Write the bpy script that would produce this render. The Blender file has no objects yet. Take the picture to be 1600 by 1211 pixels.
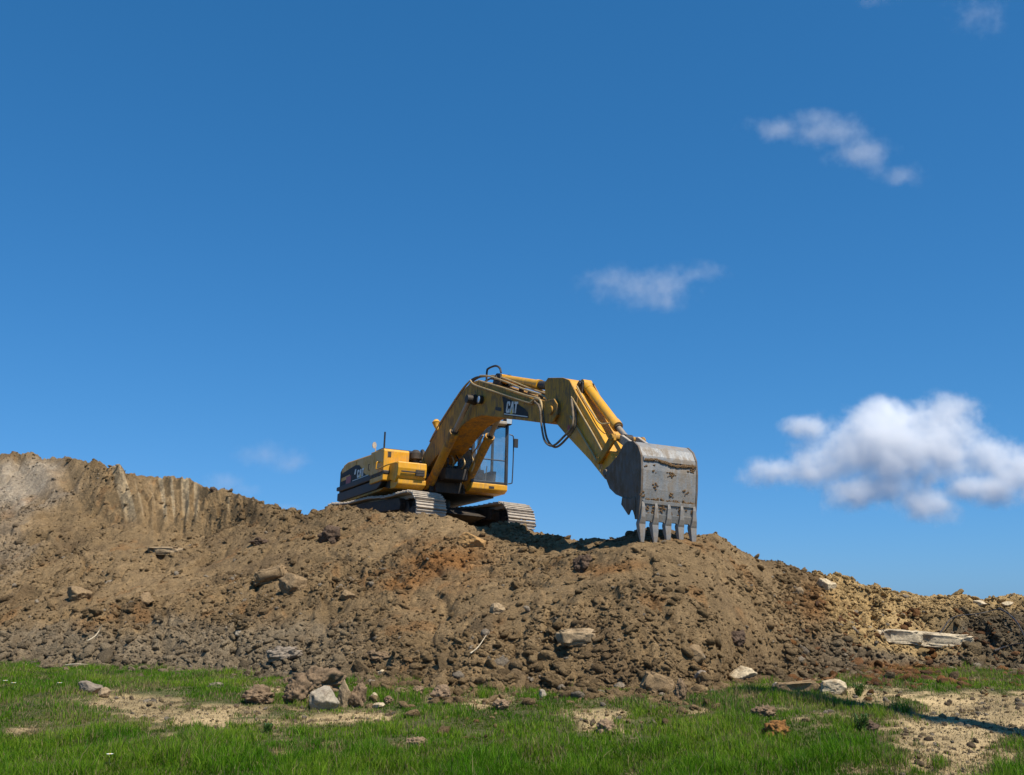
import bpy, bmesh, math
import numpy as np
from mathutils import Vector, Matrix
S = bpy.context.scene
COL = S.collection
R = math.radians
rng = np.random.default_rng(7)

# ------------------------------------------------------------------ camera, sky, sun
FPX = 1620.0; PITCH = 0.2083
cd = bpy.data.cameras.new('camera'); cam = bpy.data.objects.new('camera', cd); COL.objects.link(cam)
cd.sensor_width = 36; cd.lens = FPX/1600*36; cd.clip_start = .1; cd.clip_end = 6000
cam.rotation_euler = (math.pi/2+PITCH, 0, 0)
S.camera = cam
SUN_DIR = Vector((0.530*0.695, -0.530*0.719, 0.848)).normalized()     # towards the sun: high, right, a little in front
sl = bpy.data.lights.new('sun', 'SUN'); sun = bpy.data.objects.new('sun', sl); COL.objects.link(sun)
sl.energy = 5.0; sl.angle = R(.53); sl.color = (1, .935, .82)
sun.rotation_euler = (-SUN_DIR).to_track_quat('-Z', 'Y').to_euler()
W = bpy.data.worlds.new('World'); S.world = W; W.use_nodes = True
nt = W.node_tree; nt.nodes.clear()
sky = nt.nodes.new('ShaderNodeTexSky'); sky.sky_type = 'NISHITA'; sky.sun_disc = False
sky.sun_elevation = math.asin(SUN_DIR.z); sky.sun_rotation = math.atan2(SUN_DIR.x, SUN_DIR.y)
sky.air_density = 1.0; sky.dust_density = .35; sky.ozone_density = 2.2; sky.altitude = 300
hs = nt.nodes.new('ShaderNodeHueSaturation'); hs.inputs['Saturation'].default_value = 1.12
bg = nt.nodes.new('ShaderNodeBackground'); bg.inputs[1].default_value = .0715
wo = nt.nodes.new('ShaderNodeOutputWorld')
hs.inputs['Saturation'].default_value = 1.0
sc_ = nt.nodes.new('ShaderNodeSeparateColor'); cc_ = nt.nodes.new('ShaderNodeCombineColor'); nt.links.new(sky.outputs[0], sc_.inputs[0])
for i, (g_, k_) in enumerate(((1.05, .345), (.72, 1.30), (.74, 2.13))):      # deep clear-day response of the film to the sky
    p_ = nt.nodes.new('ShaderNodeMath'); p_.operation = 'POWER'; nt.links.new(sc_.outputs[i], p_.inputs[0]); p_.inputs[1].default_value = g_
    q_ = nt.nodes.new('ShaderNodeMath'); q_.operation = 'MULTIPLY'; nt.links.new(p_.outputs[0], q_.inputs[0]); q_.inputs[1].default_value = k_; nt.links.new(q_.outputs[0], cc_.inputs[i])
tcw = nt.nodes.new('ShaderNodeTexCoord'); sx_ = nt.nodes.new('ShaderNodeSeparateXYZ'); nt.links.new(tcw.outputs['Generated'], sx_.inputs[0])
mh_ = nt.nodes.new('ShaderNodeMapRange'); mh_.interpolation_type = 'SMOOTHSTEP'; nt.links.new(sx_.outputs[2], mh_.inputs[0])     # blue air along the horizon
for i_, v_ in enumerate((-.05, .20, 1., 0.)): mh_.inputs[i_+1].default_value = v_
mx_ = nt.nodes.new('ShaderNodeMix'); mx_.data_type = 'RGBA'; mx_.blend_type = 'ADD'; nt.links.new(mh_.outputs[0], mx_.inputs[0]); nt.links.new(cc_.outputs[0], mx_.inputs[6]); mx_.inputs[7].default_value = (0., .0, 1.0, 1)
nt.links.new(mx_.outputs[2], hs.inputs['Color']); nt.links.new(hs.outputs[0], bg.inputs[0]); nt.links.new(bg.outputs[0], wo.inputs[0])
S.view_settings.view_transform = 'Standard'; S.view_settings.look = 'None'
S.view_settings.exposure = 0.25; S.view_settings.gamma = 1
c = S.cycles
c.max_bounces = 24; c.diffuse_bounces = 3; c.glossy_bounces = 3; c.transmission_bounces = 6; c.transparent_max_bounces = 12
c.volume_bounces = 24; c.volume_step_rate = 1.0; c.volume_max_steps = 160
c.use_denoising = True; c.use_adaptive_sampling = True; c.adaptive_threshold = .01
try: c.denoiser = 'OPENIMAGEDENOISE'; c.denoising_input_passes = 'RGB_ALBEDO_NORMAL'; c.denoising_prefilter = 'ACCURATE'
except Exception: pass

# ------------------------------------------------------------------ helpers
def tag(o, label=None, cat=None, group=None, kind=None):
    for k, v in (('label', label), ('category', cat), ('group', group), ('kind', kind)):
        if v: o[k] = v
    return o
def empty(name, mat=None):
    o = bpy.data.objects.new(name, None); COL.objects.link(o); o.empty_display_size = .3
    if mat is not None: o.matrix_world = mat
    return o
def link_mesh(name, me, mat, parent=None):
    o = bpy.data.objects.new(name, me); COL.objects.link(o)
    if mat is not None: me.materials.append(mat)
    if parent is not None: o.parent = parent
    return o
def np_mesh(name, verts, faces, smooth=False):
    me = bpy.data.meshes.new(name)
    verts = np.ascontiguousarray(verts, dtype=np.float32); faces = np.ascontiguousarray(faces, dtype=np.int32)
    k = faces.shape[1]
    me.vertices.add(len(verts)); me.vertices.foreach_set('co', verts.ravel())
    me.loops.add(faces.size); me.loops.foreach_set('vertex_index', faces.ravel())
    me.polygons.add(len(faces)); me.polygons.foreach_set('loop_start', np.arange(0, faces.size, k, dtype=np.int32))
    try: me.polygons.foreach_set('loop_total', np.full(len(faces), k, dtype=np.int32))
    except Exception: pass
    if smooth: me.polygons.foreach_set('use_smooth', np.ones(len(faces), dtype=bool))
    me.update(calc_edges=True); return me
def set_color(me, cols, name='tint'):
    a = me.color_attributes.new(name, 'FLOAT_COLOR', 'POINT')
    c4 = np.ones((len(cols), 4), dtype=np.float32); c4[:, :3] = cols
    a.data.foreach_set('color', c4.ravel())

class MB:
    """collects shapes in one bmesh and links them as one mesh object"""
    def __init__(s): s.bm = bmesh.new()
    def prism(s, pts, y0, y1, ax='y'):
        f = (lambda a, b, y: (a, y, b)) if ax == 'y' else ((lambda a, b, y: (a, b, y)) if ax == 'z' else (lambda a, b, y: (y, a, b)))
        A = [s.bm.verts.new(f(a, b, y0)) for a, b in pts]; B = [s.bm.verts.new(f(a, b, y1)) for a, b in pts]
        n = len(pts)
        s.bm.faces.new(A); s.bm.faces.new(B[::-1])
        for i in range(n): s.bm.faces.new((A[i], B[i], B[(i+1) % n], A[(i+1) % n]))
        return s
    def box(s, x0, x1, y0, y1, z0, z1): return s.prism([(x0, z0), (x1, z0), (x1, z1), (x0, z1)], y0, y1)
    def loft(s, rings, cap=True):
        V = [[s.bm.verts.new(p) for p in r] for r in rings]; n = len(rings[0])
        for a, b in zip(V, V[1:]):
            for i in range(n): s.bm.faces.new((a[i], a[(i+1) % n], b[(i+1) % n], b[i]))
        if cap: s.bm.faces.new(V[0][::-1]); s.bm.faces.new(V[-1])
        return s
    def tube(s, pts, r, n=8, caps=True):
        P = [Vector(p) for p in pts]; rr = r if hasattr(r, '__len__') else [r]*len(P)
        rings = []; up = None
        for i, p in enumerate(P):
            t = (P[min(i+1, len(P)-1)]-P[max(i-1, 0)]).normalized()
            if up is None: up = t.orthogonal().normalized()
            up = (up-t*up.dot(t)).normalized(); b = t.cross(up)
            rings.append([p+(up*math.cos(2*math.pi*k/n)+b*math.sin(2*math.pi*k/n))*rr[i] for k in range(n)])
        return s.loft(rings, caps)
    def cyl(s, a, b, r, n=20): return s.tube([a, b], r, n)
    def build(s, name, mat, parent=None, bevel=0, smooth=False):
        bmesh.ops.recalc_face_normals(s.bm, faces=s.bm.faces[:])
        me = bpy.data.meshes.new(name); s.bm.to_mesh(me); s.bm.free()
        o = link_mesh(name, me, mat, parent)
        if smooth:
            me.polygons.foreach_set('use_smooth', np.ones(len(me.polygons), dtype=bool))
            me.set_sharp_from_angle(angle=R(38))
        if bevel:
            m = o.modifiers.new('bevel', 'BEVEL'); m.width = bevel; m.segments = 2; m.limit_method = 'ANGLE'; m.angle_limit = R(35)
        return o
def curve_pts(pts, n=8):
    P = [Vector(p) for p in pts]; out = []
    for i in range(len(P)-1):
        p0, p1, p2, p3 = P[max(i-1, 0)], P[i], P[i+1], P[min(i+2, len(P)-1)]
        for k in range(n):
            t = k/n; out.append(.5*((2*p1)+(-p0+p2)*t+(2*p0-5*p1+4*p2-p3)*t*t+(-p0+3*p1-3*p2+p3)*t**3))
    return out+[P[-1]]

# numpy noise
def _h(ix, iy, iz, seed):
    n = (ix.astype(np.int64)*374761393 + iy.astype(np.int64)*668265263 + iz.astype(np.int64)*2147483647 + seed*974711) & 0xffffffff
    n = ((n ^ (n >> 13))*1274126177) & 0xffffffff
    n = ((n ^ (n >> 16))*2246822519) & 0xffffffff
    return ((n ^ (n >> 15)) & 0xffffff)/float(0xffffff)
def vn2(x, y, seed=0):
    ix = np.floor(x); iy = np.floor(y); fx = x-ix; fy = y-iy; z = np.zeros_like(ix)
    fx = fx*fx*fx*(fx*(fx*6-15)+10); fy = fy*fy*fy*(fy*(fy*6-15)+10)
    a = _h(ix, iy, z, seed); b = _h(ix+1, iy, z, seed); c_ = _h(ix, iy+1, z, seed); d = _h(ix+1, iy+1, z, seed)
    return (a*(1-fx)+b*fx)*(1-fy)+(c_*(1-fx)+d*fx)*fy
def vn3(x, y, z, seed=0):
    ix = np.floor(x); iy = np.floor(y); iz = np.floor(z); fx = x-ix; fy = y-iy; fz = z-iz
    fx = fx*fx*(3-2*fx); fy = fy*fy*(3-2*fy); fz = fz*fz*(3-2*fz)
    def L(k):
        a = _h(ix, iy, iz+k, seed); b = _h(ix+1, iy, iz+k, seed); c_ = _h(ix, iy+1, iz+k, seed); d = _h(ix+1, iy+1, iz+k, seed)
        return (a*(1-fx)+b*fx)*(1-fy)+(c_*(1-fx)+d*fx)*fy
    return L(0)*(1-fz)+L(1)*fz
def fbm2(x, y, f, octv, seed=0, gain=.5, lac=2.03):
    s = 0; a = 1; t = 0
    for o in range(octv):
        ca, sa = math.cos(o*1.1+seed), math.sin(o*1.1+seed)
        s = s+a*(vn2((x*ca-y*sa)*f+17.3*o, (x*sa+y*ca)*f-9.1*o, seed+o)-.5); t += a; a *= gain; f *= lac
    return s/t*2
def clod2(x, y, f, seed=0):
    """domes with sharp creases between them"""
    xx = x*f; yy = y*f; ix = np.floor(xx); iy = np.floor(yy); best = np.full(x.shape, 9.); z = np.zeros_like(ix)
    for dx in (-1, 0, 1):
        for dy in (-1, 0, 1):
            cx, cy = ix+dx, iy+dy
            d = (cx+_h(cx, cy, z, seed)-xx)**2+(cy+_h(cx, cy, z, seed+5)-yy)**2
            best = np.minimum(best, d/(.25+.9*_h(cx, cy, z, seed+9)))
    return np.sqrt(np.clip(1-best, 0, 1))
def sstep(a, b, x): t = np.clip((x-a)/(b-a), 0, 1); return t*t*(3-2*t)

# ------------------------------------------------------------------ material helpers
def mat(name):
    m = bpy.data.materials.new(name); m.use_nodes = True; m.node_tree.nodes.clear()
    return m, m.node_tree
def N(t, typ, **kw):
    n = t.nodes.new(typ)
    for k, v in kw.items():
        if k.startswith('i_'): n.inputs[int(k[2:]) if k[2:].isdigit() else k[2:].replace('_', ' ')].default_value = v
        else: setattr(n, k, v)
    return n
def ramp(t, src, stops):
    r = t.nodes.new('ShaderNodeValToRGB'); e = r.color_ramp.elements
    while len(e) < len(stops): e.new(.5)
    for el, (p, col) in zip(e, stops): el.position = p; el.color = (*col, 1) if len(col) == 3 else col
    t.links.new(src, r.inputs[0]); return r.outputs[0]
def noise(t, vec, scale, detail=4, rough=.6, dist=0):
    n = N(t, 'ShaderNodeTexNoise'); n.inputs['Scale'].default_value = scale; n.inputs['Detail'].default_value = detail
    n.inputs['Roughness'].default_value = rough; n.inputs['Distortion'].default_value = dist
    t.links.new(vec, n.inputs['Vector']); return n.outputs[0]
def mixc(t, f, a, b, mode='MIX'):
    m = N(t, 'ShaderNodeMix', data_type='RGBA', blend_type=mode)
    for sock, v in ((m.inputs[0], f), (m.inputs[6], a), (m.inputs[7], b)):
        if hasattr(v, 'is_linked'): t.links.new(v, sock)
        else: sock.default_value = v if not hasattr(v, '__len__') or len(v) == 4 else (*v, 1)
    return m.outputs[2]
def worn(name, base, rough=.5, metal=0., dirt=(.30, .22, .13), amt=.5, spec=.5, var=.12, scale=3., bump=.15, coat=0, edge=None):
    """painted or bare metal with dust, stains and small chips (object coordinates)"""
    m, t = mat(name)
    tc = N(t, 'ShaderNodeTexCoord'); v = tc.outputs['Object']
    big = noise(t, v, scale, 6, .65, .4); fine = noise(t, v, scale*9, 5, .7)
    col = mixc(t, ramp(t, big, [(.3, (0,)*3), (.7, (1,)*3)]), [k*(1-var) for k in base], [min(1, k*(1+var)) for k in base])
    mp = N(t, 'ShaderNodeMapping'); mp.inputs['Scale'].default_value = (1, 1, .25); t.links.new(v, mp.inputs[0])
    streak = noise(t, mp.outputs[0], scale*5, 5, .75)
    mask = N(t, 'ShaderNodeMath', operation='MULTIPLY'); t.links.new(streak, mask.inputs[0]); t.links.new(big, mask.inputs[1])
    dm = ramp(t, mask.outputs[0], [(.30-.14*amt, (0,)*3), (.42-.1*amt, (amt,)*3)])
    col = mixc(t, dm, col, dirt)
    chip = ramp(t, fine, [(.70, (0,)*3), (.74, (1,)*3)])
    if edge is not None: col = mixc(t, chip, col, edge)
    b = N(t, 'ShaderNodeBsdfPrincipled'); t.links.new(col, b.inputs['Base Color'])
    b.inputs['Metallic'].default_value = metal; b.inputs['Specular IOR Level'].default_value = spec
    rr = ramp(t, dm, [(0, (rough,)*3), (1, (.9,)*3)]); t.links.new(rr, b.inputs['Roughness'])
    if coat: b.inputs['Coat Weight'].default_value = coat
    bp = N(t, 'ShaderNodeBump'); bp.inputs['Strength'].default_value = bump; bp.inputs['Distance'].default_value = .02
    t.links.new(fine, bp.inputs['Height']); t.links.new(bp.outputs[0], b.inputs['Normal'])
    o = N(t, 'ShaderNodeOutputMaterial'); t.links.new(b.outputs[0], o.inputs[0]); return m
def soil(name, bump=.5, attr=True, base=(.2, .14, .08), scale=6., spec=.1):
    m, t = mat(name); geo = N(t, 'ShaderNodeNewGeometry'); v = geo.outputs['Position']
    if not attr: tc = N(t, 'ShaderNodeTexCoord'); v = tc.outputs['Object']
    if attr: a = N(t, 'ShaderNodeAttribute', attribute_name='tint'); col = a.outputs['Color']
    else: rgb = N(t, 'ShaderNodeRGB'); rgb.outputs[0].default_value = (*base, 1); col = rgb.outputs[0]
    n1 = noise(t, v, scale, 8, .7, .3); n2 = noise(t, v, scale*8, 6, .75); n3 = noise(t, v, scale*2.3, 5, .65, .5)
    col = mixc(t, 1., col, ramp(t, n1, [(.25, (.66, .62, .60)), (.5, (1, 1, 1)), (.75, (1.25, 1.22, 1.16))]), 'MULTIPLY')
    col = mixc(t, 1., col, ramp(t, n2, [(.3, (.68,)*3), (.5, (1,)*3), (.68, (1.22,)*3), (.8, (1.6,)*3)]), 'MULTIPLY')
    b = N(t, 'ShaderNodeBsdfPrincipled'); t.links.new(col, b.inputs['Base Color']); b.inputs['Roughness'].default_value = .95
    b.inputs['Specular IOR Level'].default_value = spec
    bp = N(t, 'ShaderNodeBump'); bp.inputs['Strength'].default_value = bump; bp.inputs['Distance'].default_value = .05; t.links.new(n2, bp.inputs['Height'])
    bp2 = N(t, 'ShaderNodeBump'); bp2.inputs['Strength'].default_value = bump; bp2.inputs['Distance'].default_value = .09; t.links.new(n3, bp2.inputs['Height'])
    t.links.new(bp.outputs[0], bp2.inputs['Normal']); t.links.new(bp2.outputs[0], b.inputs['Normal'])
    o = N(t, 'ShaderNodeOutputMaterial'); t.links.new(b.outputs[0], o.inputs[0]); return m
m_yellow = worn('yellow_paint', (.72, .345, .016), rough=.42, dirt=(.30, .19, .09), amt=.62, var=.16, bump=.05, spec=.4)
m_yellow_dusty = worn('dusty_yellow_paint', (.58, .275, .016), rough=.6, dirt=(.20, .13, .065), amt=.95, var=.22, bump=.12, spec=.3)
m_black = worn('black_paint', (.020, .019, .018), rough=.6, dirt=(.12, .095, .07), amt=.35, var=.2, bump=.05)
m_frame = worn('cab_frame_paint', (.035, .037, .04), rough=.42, dirt=(.10, .08, .06), amt=.3, var=.2, bump=.03)
m_dark = worn('greasy_dark_metal', (.035, .03, .026), rough=.6, metal=.3, dirt=(.13, .095, .06), amt=.6, var=.3, bump=.3)
m_track = worn('dusty_track_steel', (.40, .34, .27), rough=.7, metal=.0, dirt=(.50, .42, .32), amt=.7, var=.25, bump=.3, scale=5, edge=(.07, .055, .045))
m_rod = worn('dusty_piston_rod', (.36, .31, .26), rough=.4, metal=.5, dirt=(.3, .23, .15), amt=.8, var=.15, bump=.05)
m_hose = worn('dusty_hose', (.10, .075, .05), rough=.6, dirt=(.30, .22, .13), amt=.8, var=.3, bump=.1, scale=8)
m_bucket = worn('scraped_bucket_steel', (.27, .27, .262), rough=.48, metal=.3, dirt=(.21, .15, .09), amt=.7, var=.3, bump=.35, scale=2.2, edge=(.10, .06, .035))
m_bucket_side = worn('muddy_bucket_steel', (.17, .15, .13), rough=.6, metal=.35, dirt=(.15, .10, .06), amt=.9, var=.3, bump=.3, scale=2.5)
m_tooth = worn('polished_tooth_steel', (.30, .285, .26), rough=.45, metal=.35, dirt=(.21, .15, .095), amt=.75, var=.2, bump=.2, scale=6)
m_chrome = worn('hydraulic_rod_steel', (.6, .58, .55), rough=.2, metal=.9, dirt=(.3, .22, .14), amt=.25, var=.1, bump=.0)
m_pipe = worn('dusty_hydraulic_pipe', (.44, .30, .12), rough=.45, metal=.2, dirt=(.42, .33, .22), amt=.6, var=.2, bump=.1, scale=8)
m_rubber = worn('hose_rubber', (.03, .028, .026), rough=.65, dirt=(.16, .12, .08), amt=.5, var=.2, bump=.1, scale=8)
m_white = worn('white_decal_film', (.74, .72, .66), rough=.5, dirt=(.35, .28, .2), amt=.35, var=.05, bump=0)
m_decal = worn('black_decal_film', (.018, .018, .018), rough=.6, spec=.2, dirt=(.12, .10, .08), amt=.35, var=.2, bump=0)
m_red = worn('red_decal_film', (.34, .035, .025), rough=.5, dirt=(.25, .14, .1), amt=.3, var=.1, bump=0)
m_tri = worn('yellow_decal_film', (.72, .46, .03), rough=.5, dirt=(.3, .22, .1), amt=.2, var=.05, bump=0)
m_seat = worn('seat_fabric', (.10, .10, .105), rough=.9, dirt=(.2, .18, .15), amt=.4, bump=.2)
m_mud = soil('caked_mud', .6, attr=False, base=(.20, .125, .065), scale=9)
def glass_mat():
    m, t = mat('dusty_cab_glass'); tc = N(t, 'ShaderNodeTexCoord'); n = noise(t, tc.outputs['Object'], 2.2, 5, .6, .4)
    tr = N(t, 'ShaderNodeBsdfTransparent'); tr.inputs[0].default_value = (.90, .95, .95, 1)
    gl = N(t, 'ShaderNodeBsdfGlossy'); gl.inputs['Roughness'].default_value = .03
    fr = N(t, 'ShaderNodeLayerWeight'); fr.inputs[0].default_value = .5
    fa = ramp(t, fr.outputs['Facing'], [(0, (.03,)*3), (.6, (.06,)*3), (.85, (.2,)*3), (1, (.7,)*3)])
    mx = N(t, 'ShaderNodeMixShader'); t.links.new(fa, mx.inputs[0]); t.links.new(tr.outputs[0], mx.inputs[1]); t.links.new(gl.outputs[0], mx.inputs[2])
    du = N(t, 'ShaderNodeBsdfDiffuse'); du.inputs[0].default_value = (.55, .52, .47, 1)
    m2 = N(t, 'ShaderNodeMixShader'); t.links.new(ramp(t, n, [(.35, (.01,)*3), (.75, (.10,)*3)]), m2.inputs[0]); t.links.new(mx.outputs[0], m2.inputs[1]); t.links.new(du.outputs[0], m2.inputs[2])
    o = N(t, 'ShaderNodeOutputMaterial'); t.links.new(m2.outputs[0], o.inputs[0]); return m
m_glass = glass_mat()
def lamp_glass():
    m, t = mat('lamp_lens'); b = N(t, 'ShaderNodeBsdfPrincipled'); b.inputs['Base Color'].default_value = (.75, .74, .7, 1); b.inputs['Roughness'].default_value = .12; b.inputs['Metallic'].default_value = .5
    o = N(t, 'ShaderNodeOutputMaterial'); t.links.new(b.outputs[0], o.inputs[0]); return m
m_lens = lamp_glass()

# ------------------------------------------------------------------ ground shape (camera at the origin, y away from it)
cp_, sp_ = math.cos(PITCH), math.sin(PITCH)
def slope_at(ypx):                        # rise per metre of distance for a line of sight
    v = (605.5-ypx)/FPX
    return (sp_+v*cp_)/(cp_-v*sp_)
def u_at(xpx, ypx=948):
    v = (605.5-ypx)/FPX
    return (xpx-800)/FPX/(cp_-v*sp_)
def ground_base(D): return np.minimum(-1.0, -1.42+(D-8.5)*.093)
# column, then (line, distance) for toe foot, toe top, mid slope, upper slope, crest; then height behind the crest and where it ends
T = [
 (-500, 1032, 21, 990, 23, 900, 27, 780, 32, 725, 34, None, 40),
 (-100, 1032, 21, 990, 23, 900, 27, 780, 31, 722, 33, None, 40),
 (0,    1032, 19.6, 990, 21.5, 900, 25, 790, 29.5, 715, 32.3, None, 40),
 (60,   1034, 19.2, 990, 21, 900, 24.5, 795, 29, 713, 31.8, None, 40),
 (110,  1036, 18.7, 990, 20.5, 900, 24, 800, 28.6, 717, 31, None, 40),
 (150,  1038, 18.3, 990, 20, 903, 23.5, 812, 27.6, 734, 29.6, None, 38),
 (200,  1040, 17.8, 992, 19.6, 905, 23, 824, 26.9, 738, 28.6, None, 38),
 (260,  1042, 17.4, 992, 19.2, 905, 22.7, 834, 26.4, 743, 28.0, None, 38),
 (300,  1044, 17.0, 992, 19, 905, 22.4, 838, 26.0, 757, 27.3, None, 37),
 (330,  1045, 16.8, 993, 18.8, 905, 22.2, 838, 25.9, 764, 26.6, None, 37),
 (365,  1046, 16.6, 995, 18.6, 905, 21.9, 834, 25.5, 772, 26.2, None, 37),
 (400,  1048, 16.3, 995, 18.3, 905, 21.4, 826, 24.9, 790, 25.5, None, 36),
 (430,  1050, 16.0, 995, 18.1, 905, 21.1, 838, 24.0, 795, 25.2, None, 36),
 (490,  1055, 15.2, 997, 17.5, 905, 20.4, 840, 23.1, 802, 24.7, 1.60, 36),
 (520,  1058, 14.8, 1000, 17, 905, 20, 840, 22.6, 799, 24.3, 1.55, 36),
 (600,  1066, 13.8, 1000, 16.2, 905, 19.2, 840, 21.8, 803, 23.0, 1.53, 36),
 (660,  1068, 13.5, 1000, 15.9, 905, 18.8, 840, 21.2, 801, 22.3, 1.53, 36),
 (700,  1070, 13.3, 1000, 15.6, 905, 18.4, 840, 20.8, 807, 22.0, 1.53, 36),
 (740,  1072, 13.1, 1000, 15.2, 905, 18, 850, 20.2, 822, 21.6, 1.51, 36),
 (790,  1075, 13.5, 1000, 14.9, 905, 17.6, 850, 19.8, 824, 21.6, 1.50, 36),
 (845,  1079, 13.4, 1000, 14.6, 905, 17, 862, 18.8, 836, 20.2, 1.40, 36),
 (900,  1081, 13.2, 1000, 14.3, 905, 16.4, 865, 17.7, 842, 19.0, 1.15, 34),
 (950,  1083, 13.0, 1000, 14, 905, 15.8, 862, 16.8, 838, 18.0, 1.15, 34),
 (990,  1085, 12.9, 1000, 13.9, 905, 15.5, 856, 16.5, 825, 17.9, 1.20, 34),
 (1040, 1085, 12.9, 1000, 13.9, 905, 15.5, 856, 16.4, 832, 17.6, 1.15, 33),
 (1085, 1078, 13.2, 1000, 14, 905, 15.6, 858, 16.5, 844, 17.3, 1.00, 32),
 (1110, 1068, 13.3, 1002, 14.3, 907, 15.8, 862, 16.7, 839, 17.2, .95, 31),
 (1140, 1060, 14.3, 1005, 15, 920, 16.4, 875, 17.1, 852, 17.6, .8, 30),
 (1200, 1054, 15.2, 1010, 15.8, 940, 16.9, 905, 17.7, 882, 18.3, .5, 29),
 (1240, 1051, 15.7, 1013, 16.2, 955, 17.1, 920, 17.9, 899, 18.6, .35, 29),
 (1280, 1049, 16.0, 1016, 16.5, 965, 17.4, 930, 18.2, 911, 19.0, .2, 29),
 (1350, 1046, 16.5, 1020, 16.9, 978, 18, 945, 18.9, 918, 19.8, .1, 29),
 (1400, 1044, 16.8, 1020, 17.1, 982, 18.2, 950, 19.1, 927, 20, .0, 29),
 (1450, 1043, 17.0, 1022, 17.3, 985, 18.3, 955, 19.3, 939, 20.2, -.1, 29),
 (1600, 1042, 17.1, 1025, 17.4, 990, 18.4, 965, 19.3, 946, 20.3, -.3, 29),
 (2200, 1042, 17.1, 1025, 17.4, 990, 18.4, 965, 19.3, 948, 20.3, -.3, 29)]
TU = np.array([u_at(r[0], r[9]) for r in T])
TD = []; TZ = []
for r in T:
    ds = [r[2], r[4], r[6], r[8], r[10]]; zs = [float(ground_base(r[2]))-.02]+[slope_at(r[i])*r[i+1] for i in (3, 5, 7, 9)]
    z5 = r[11] if r[11] is not None else zs[-1]*.97
    TD.append([r[2]-2.2]+ds+[r[10]+.9, r[12], r[12]+16, 200]); TZ.append([zs[0]-1.0]+zs+[z5, z5, -4.6, -4.9])
TD = np.array(TD); TZ = np.array(TZ)
def mound_smooth(u, Y):
    K = TD.shape[1]; D = [np.interp(u, TU, TD[:, k]) for k in range(K)]; Z = [np.interp(u, TU, TZ[:, k]) for k in range(K)]
    z = Z[0]+0*Y
    for k in range(K-1):
        t = np.clip((Y-D[k])/(D[k+1]-D[k]), 0, 1); z = z+(Z[k+1]-Z[k])*t
    return z
def px_of(X, Y): return 800+X/Y*FPX*cp_
def mound_z(X, Y, detail=True):
    X = np.asarray(X, float); Y = np.asarray(Y, float)
    u = X/Y; px = 800+u*FPX*1.0
    wy = fbm2(X, Y, .6, 3, 11)*.25; wu = fbm2(X, Y, .5, 3, 12)*.012
    # claw marks and rills on the cut bank at the left
    z0 = mound_smooth(u, Y)
    cl = sstep(120, 175, px)*(1-sstep(395, 440, px))
    s = px-np.clip((300-px)*.012, -.2, 1.6)*(Y-26)*-30
    sl_ = (z0*1.6)*np.clip((300-px)*.006, 0, 1.2)+fbm2(px*.02, z0*.8, 1, 3, 34)*.8
    gro = np.abs(vn2(px*.10+sl_*1.3, z0*.15, 31)-.5)*2*(.35+.9*vn2(px*.03, z0*.5, 35))
    gro2 = vn2(px*.23+sl_*2, z0*.5, 32)
    wy = wy*(1-.45*cl)+cl*((gro*.24+gro2*.12-.14)*sstep(165, 205, px)+fbm2(X, z0, 1.6, 4, 37)*.40+(clod2(X, z0, 3.2, 45)*.16-.08)*sstep(.35, .6, vn2(X*1.2, z0*1.2, 46)))*sstep(1.2, 2.2, z0)
    rill = sstep(-200, 60, px)*(1-sstep(200, 300, px))*sstep(1.0, 2.2, z0)
    wy = wy+rill*.5*(vn2(px*.03+z0*1.1, z0*.25, 33)-.5)
    wy = wy+(1-sstep(-.9, -.2, z0))*(fbm2(X, Y*0, .9, 3, 38)*.55+fbm2(X, Y, 2.2, 2, 39)*.35+.30)
    z = mound_smooth(u+wu*(1-cl), Y-wy)
    if detail:
        rough = np.clip(.58+1.7*fbm2(X, Y, .55, 4, 21), .10, 1.5)
        # smooth earth on some patches, rough clods near the toe and crest
        lo = 1-sstep(-.7, -.1, z0); rough = np.clip(rough+.45*lo+.3*sstep(1.3, 1.9, z0), .12, 1.4)
        calm = 1-.75*np.exp(-(((X+2.6)/3.6)**4+((Y-24.8)/3.0)**4)); rough = rough*(.35+.65*calm)
        z = z+fbm2(X, Y, .9, 5, 3)*.16*calm
        z = z+rough*(clod2(X, Y, 1.5, 40)*.20-.10)*sstep(.40, .75, vn2(X*.55+9, Y*.55, 78))
        z = z+rough*(clod2(X, Y, 2.6, 41)*.14-.07)*sstep(.30, .70, vn2(X*.8, Y*.8, 77))
        z = z-.11*sstep(.80, .97, 1-np.abs(fbm2(X+.35*Y, Y*.45, .7, 4, 79))*2.2)*np.clip(rough, .3, 1)
        z = z+rough*(clod2(X, Y, 4.7, 42)*.085-.042)
        z = z+rough*(clod2(X, Y, 9.5, 43)*.044-.022)
        z = z+rough*(clod2(X, Y, 19, 44)*.016)+fbm2(X, Y, 7, 3, 5)*.02
        # hollows under dug lumps
        for hx, hy, hr, hd in HOLES: z = z-hd*np.exp(-(((X-hx)/hr)**2+((Y-hy)/(hr*.8))**2)**1.5)
        # pits and small scarps
        pit = sstep(.70, .80, vn2(X*1.6+3, Y*1.6, 51)); z = z-pit*.16*rough
    # level pad under the machine
    pad = ((X+2.0)/3.6)**2+((Y-26.1)/3.6)**2
    z = np.where(pad < 1.6, z+(1.555-z)*(1-sstep(.75, 1.6, pad))*sstep(-.25, .25, Y-np.interp(u, TU, TD[:, 6])), z)
    return z
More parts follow.
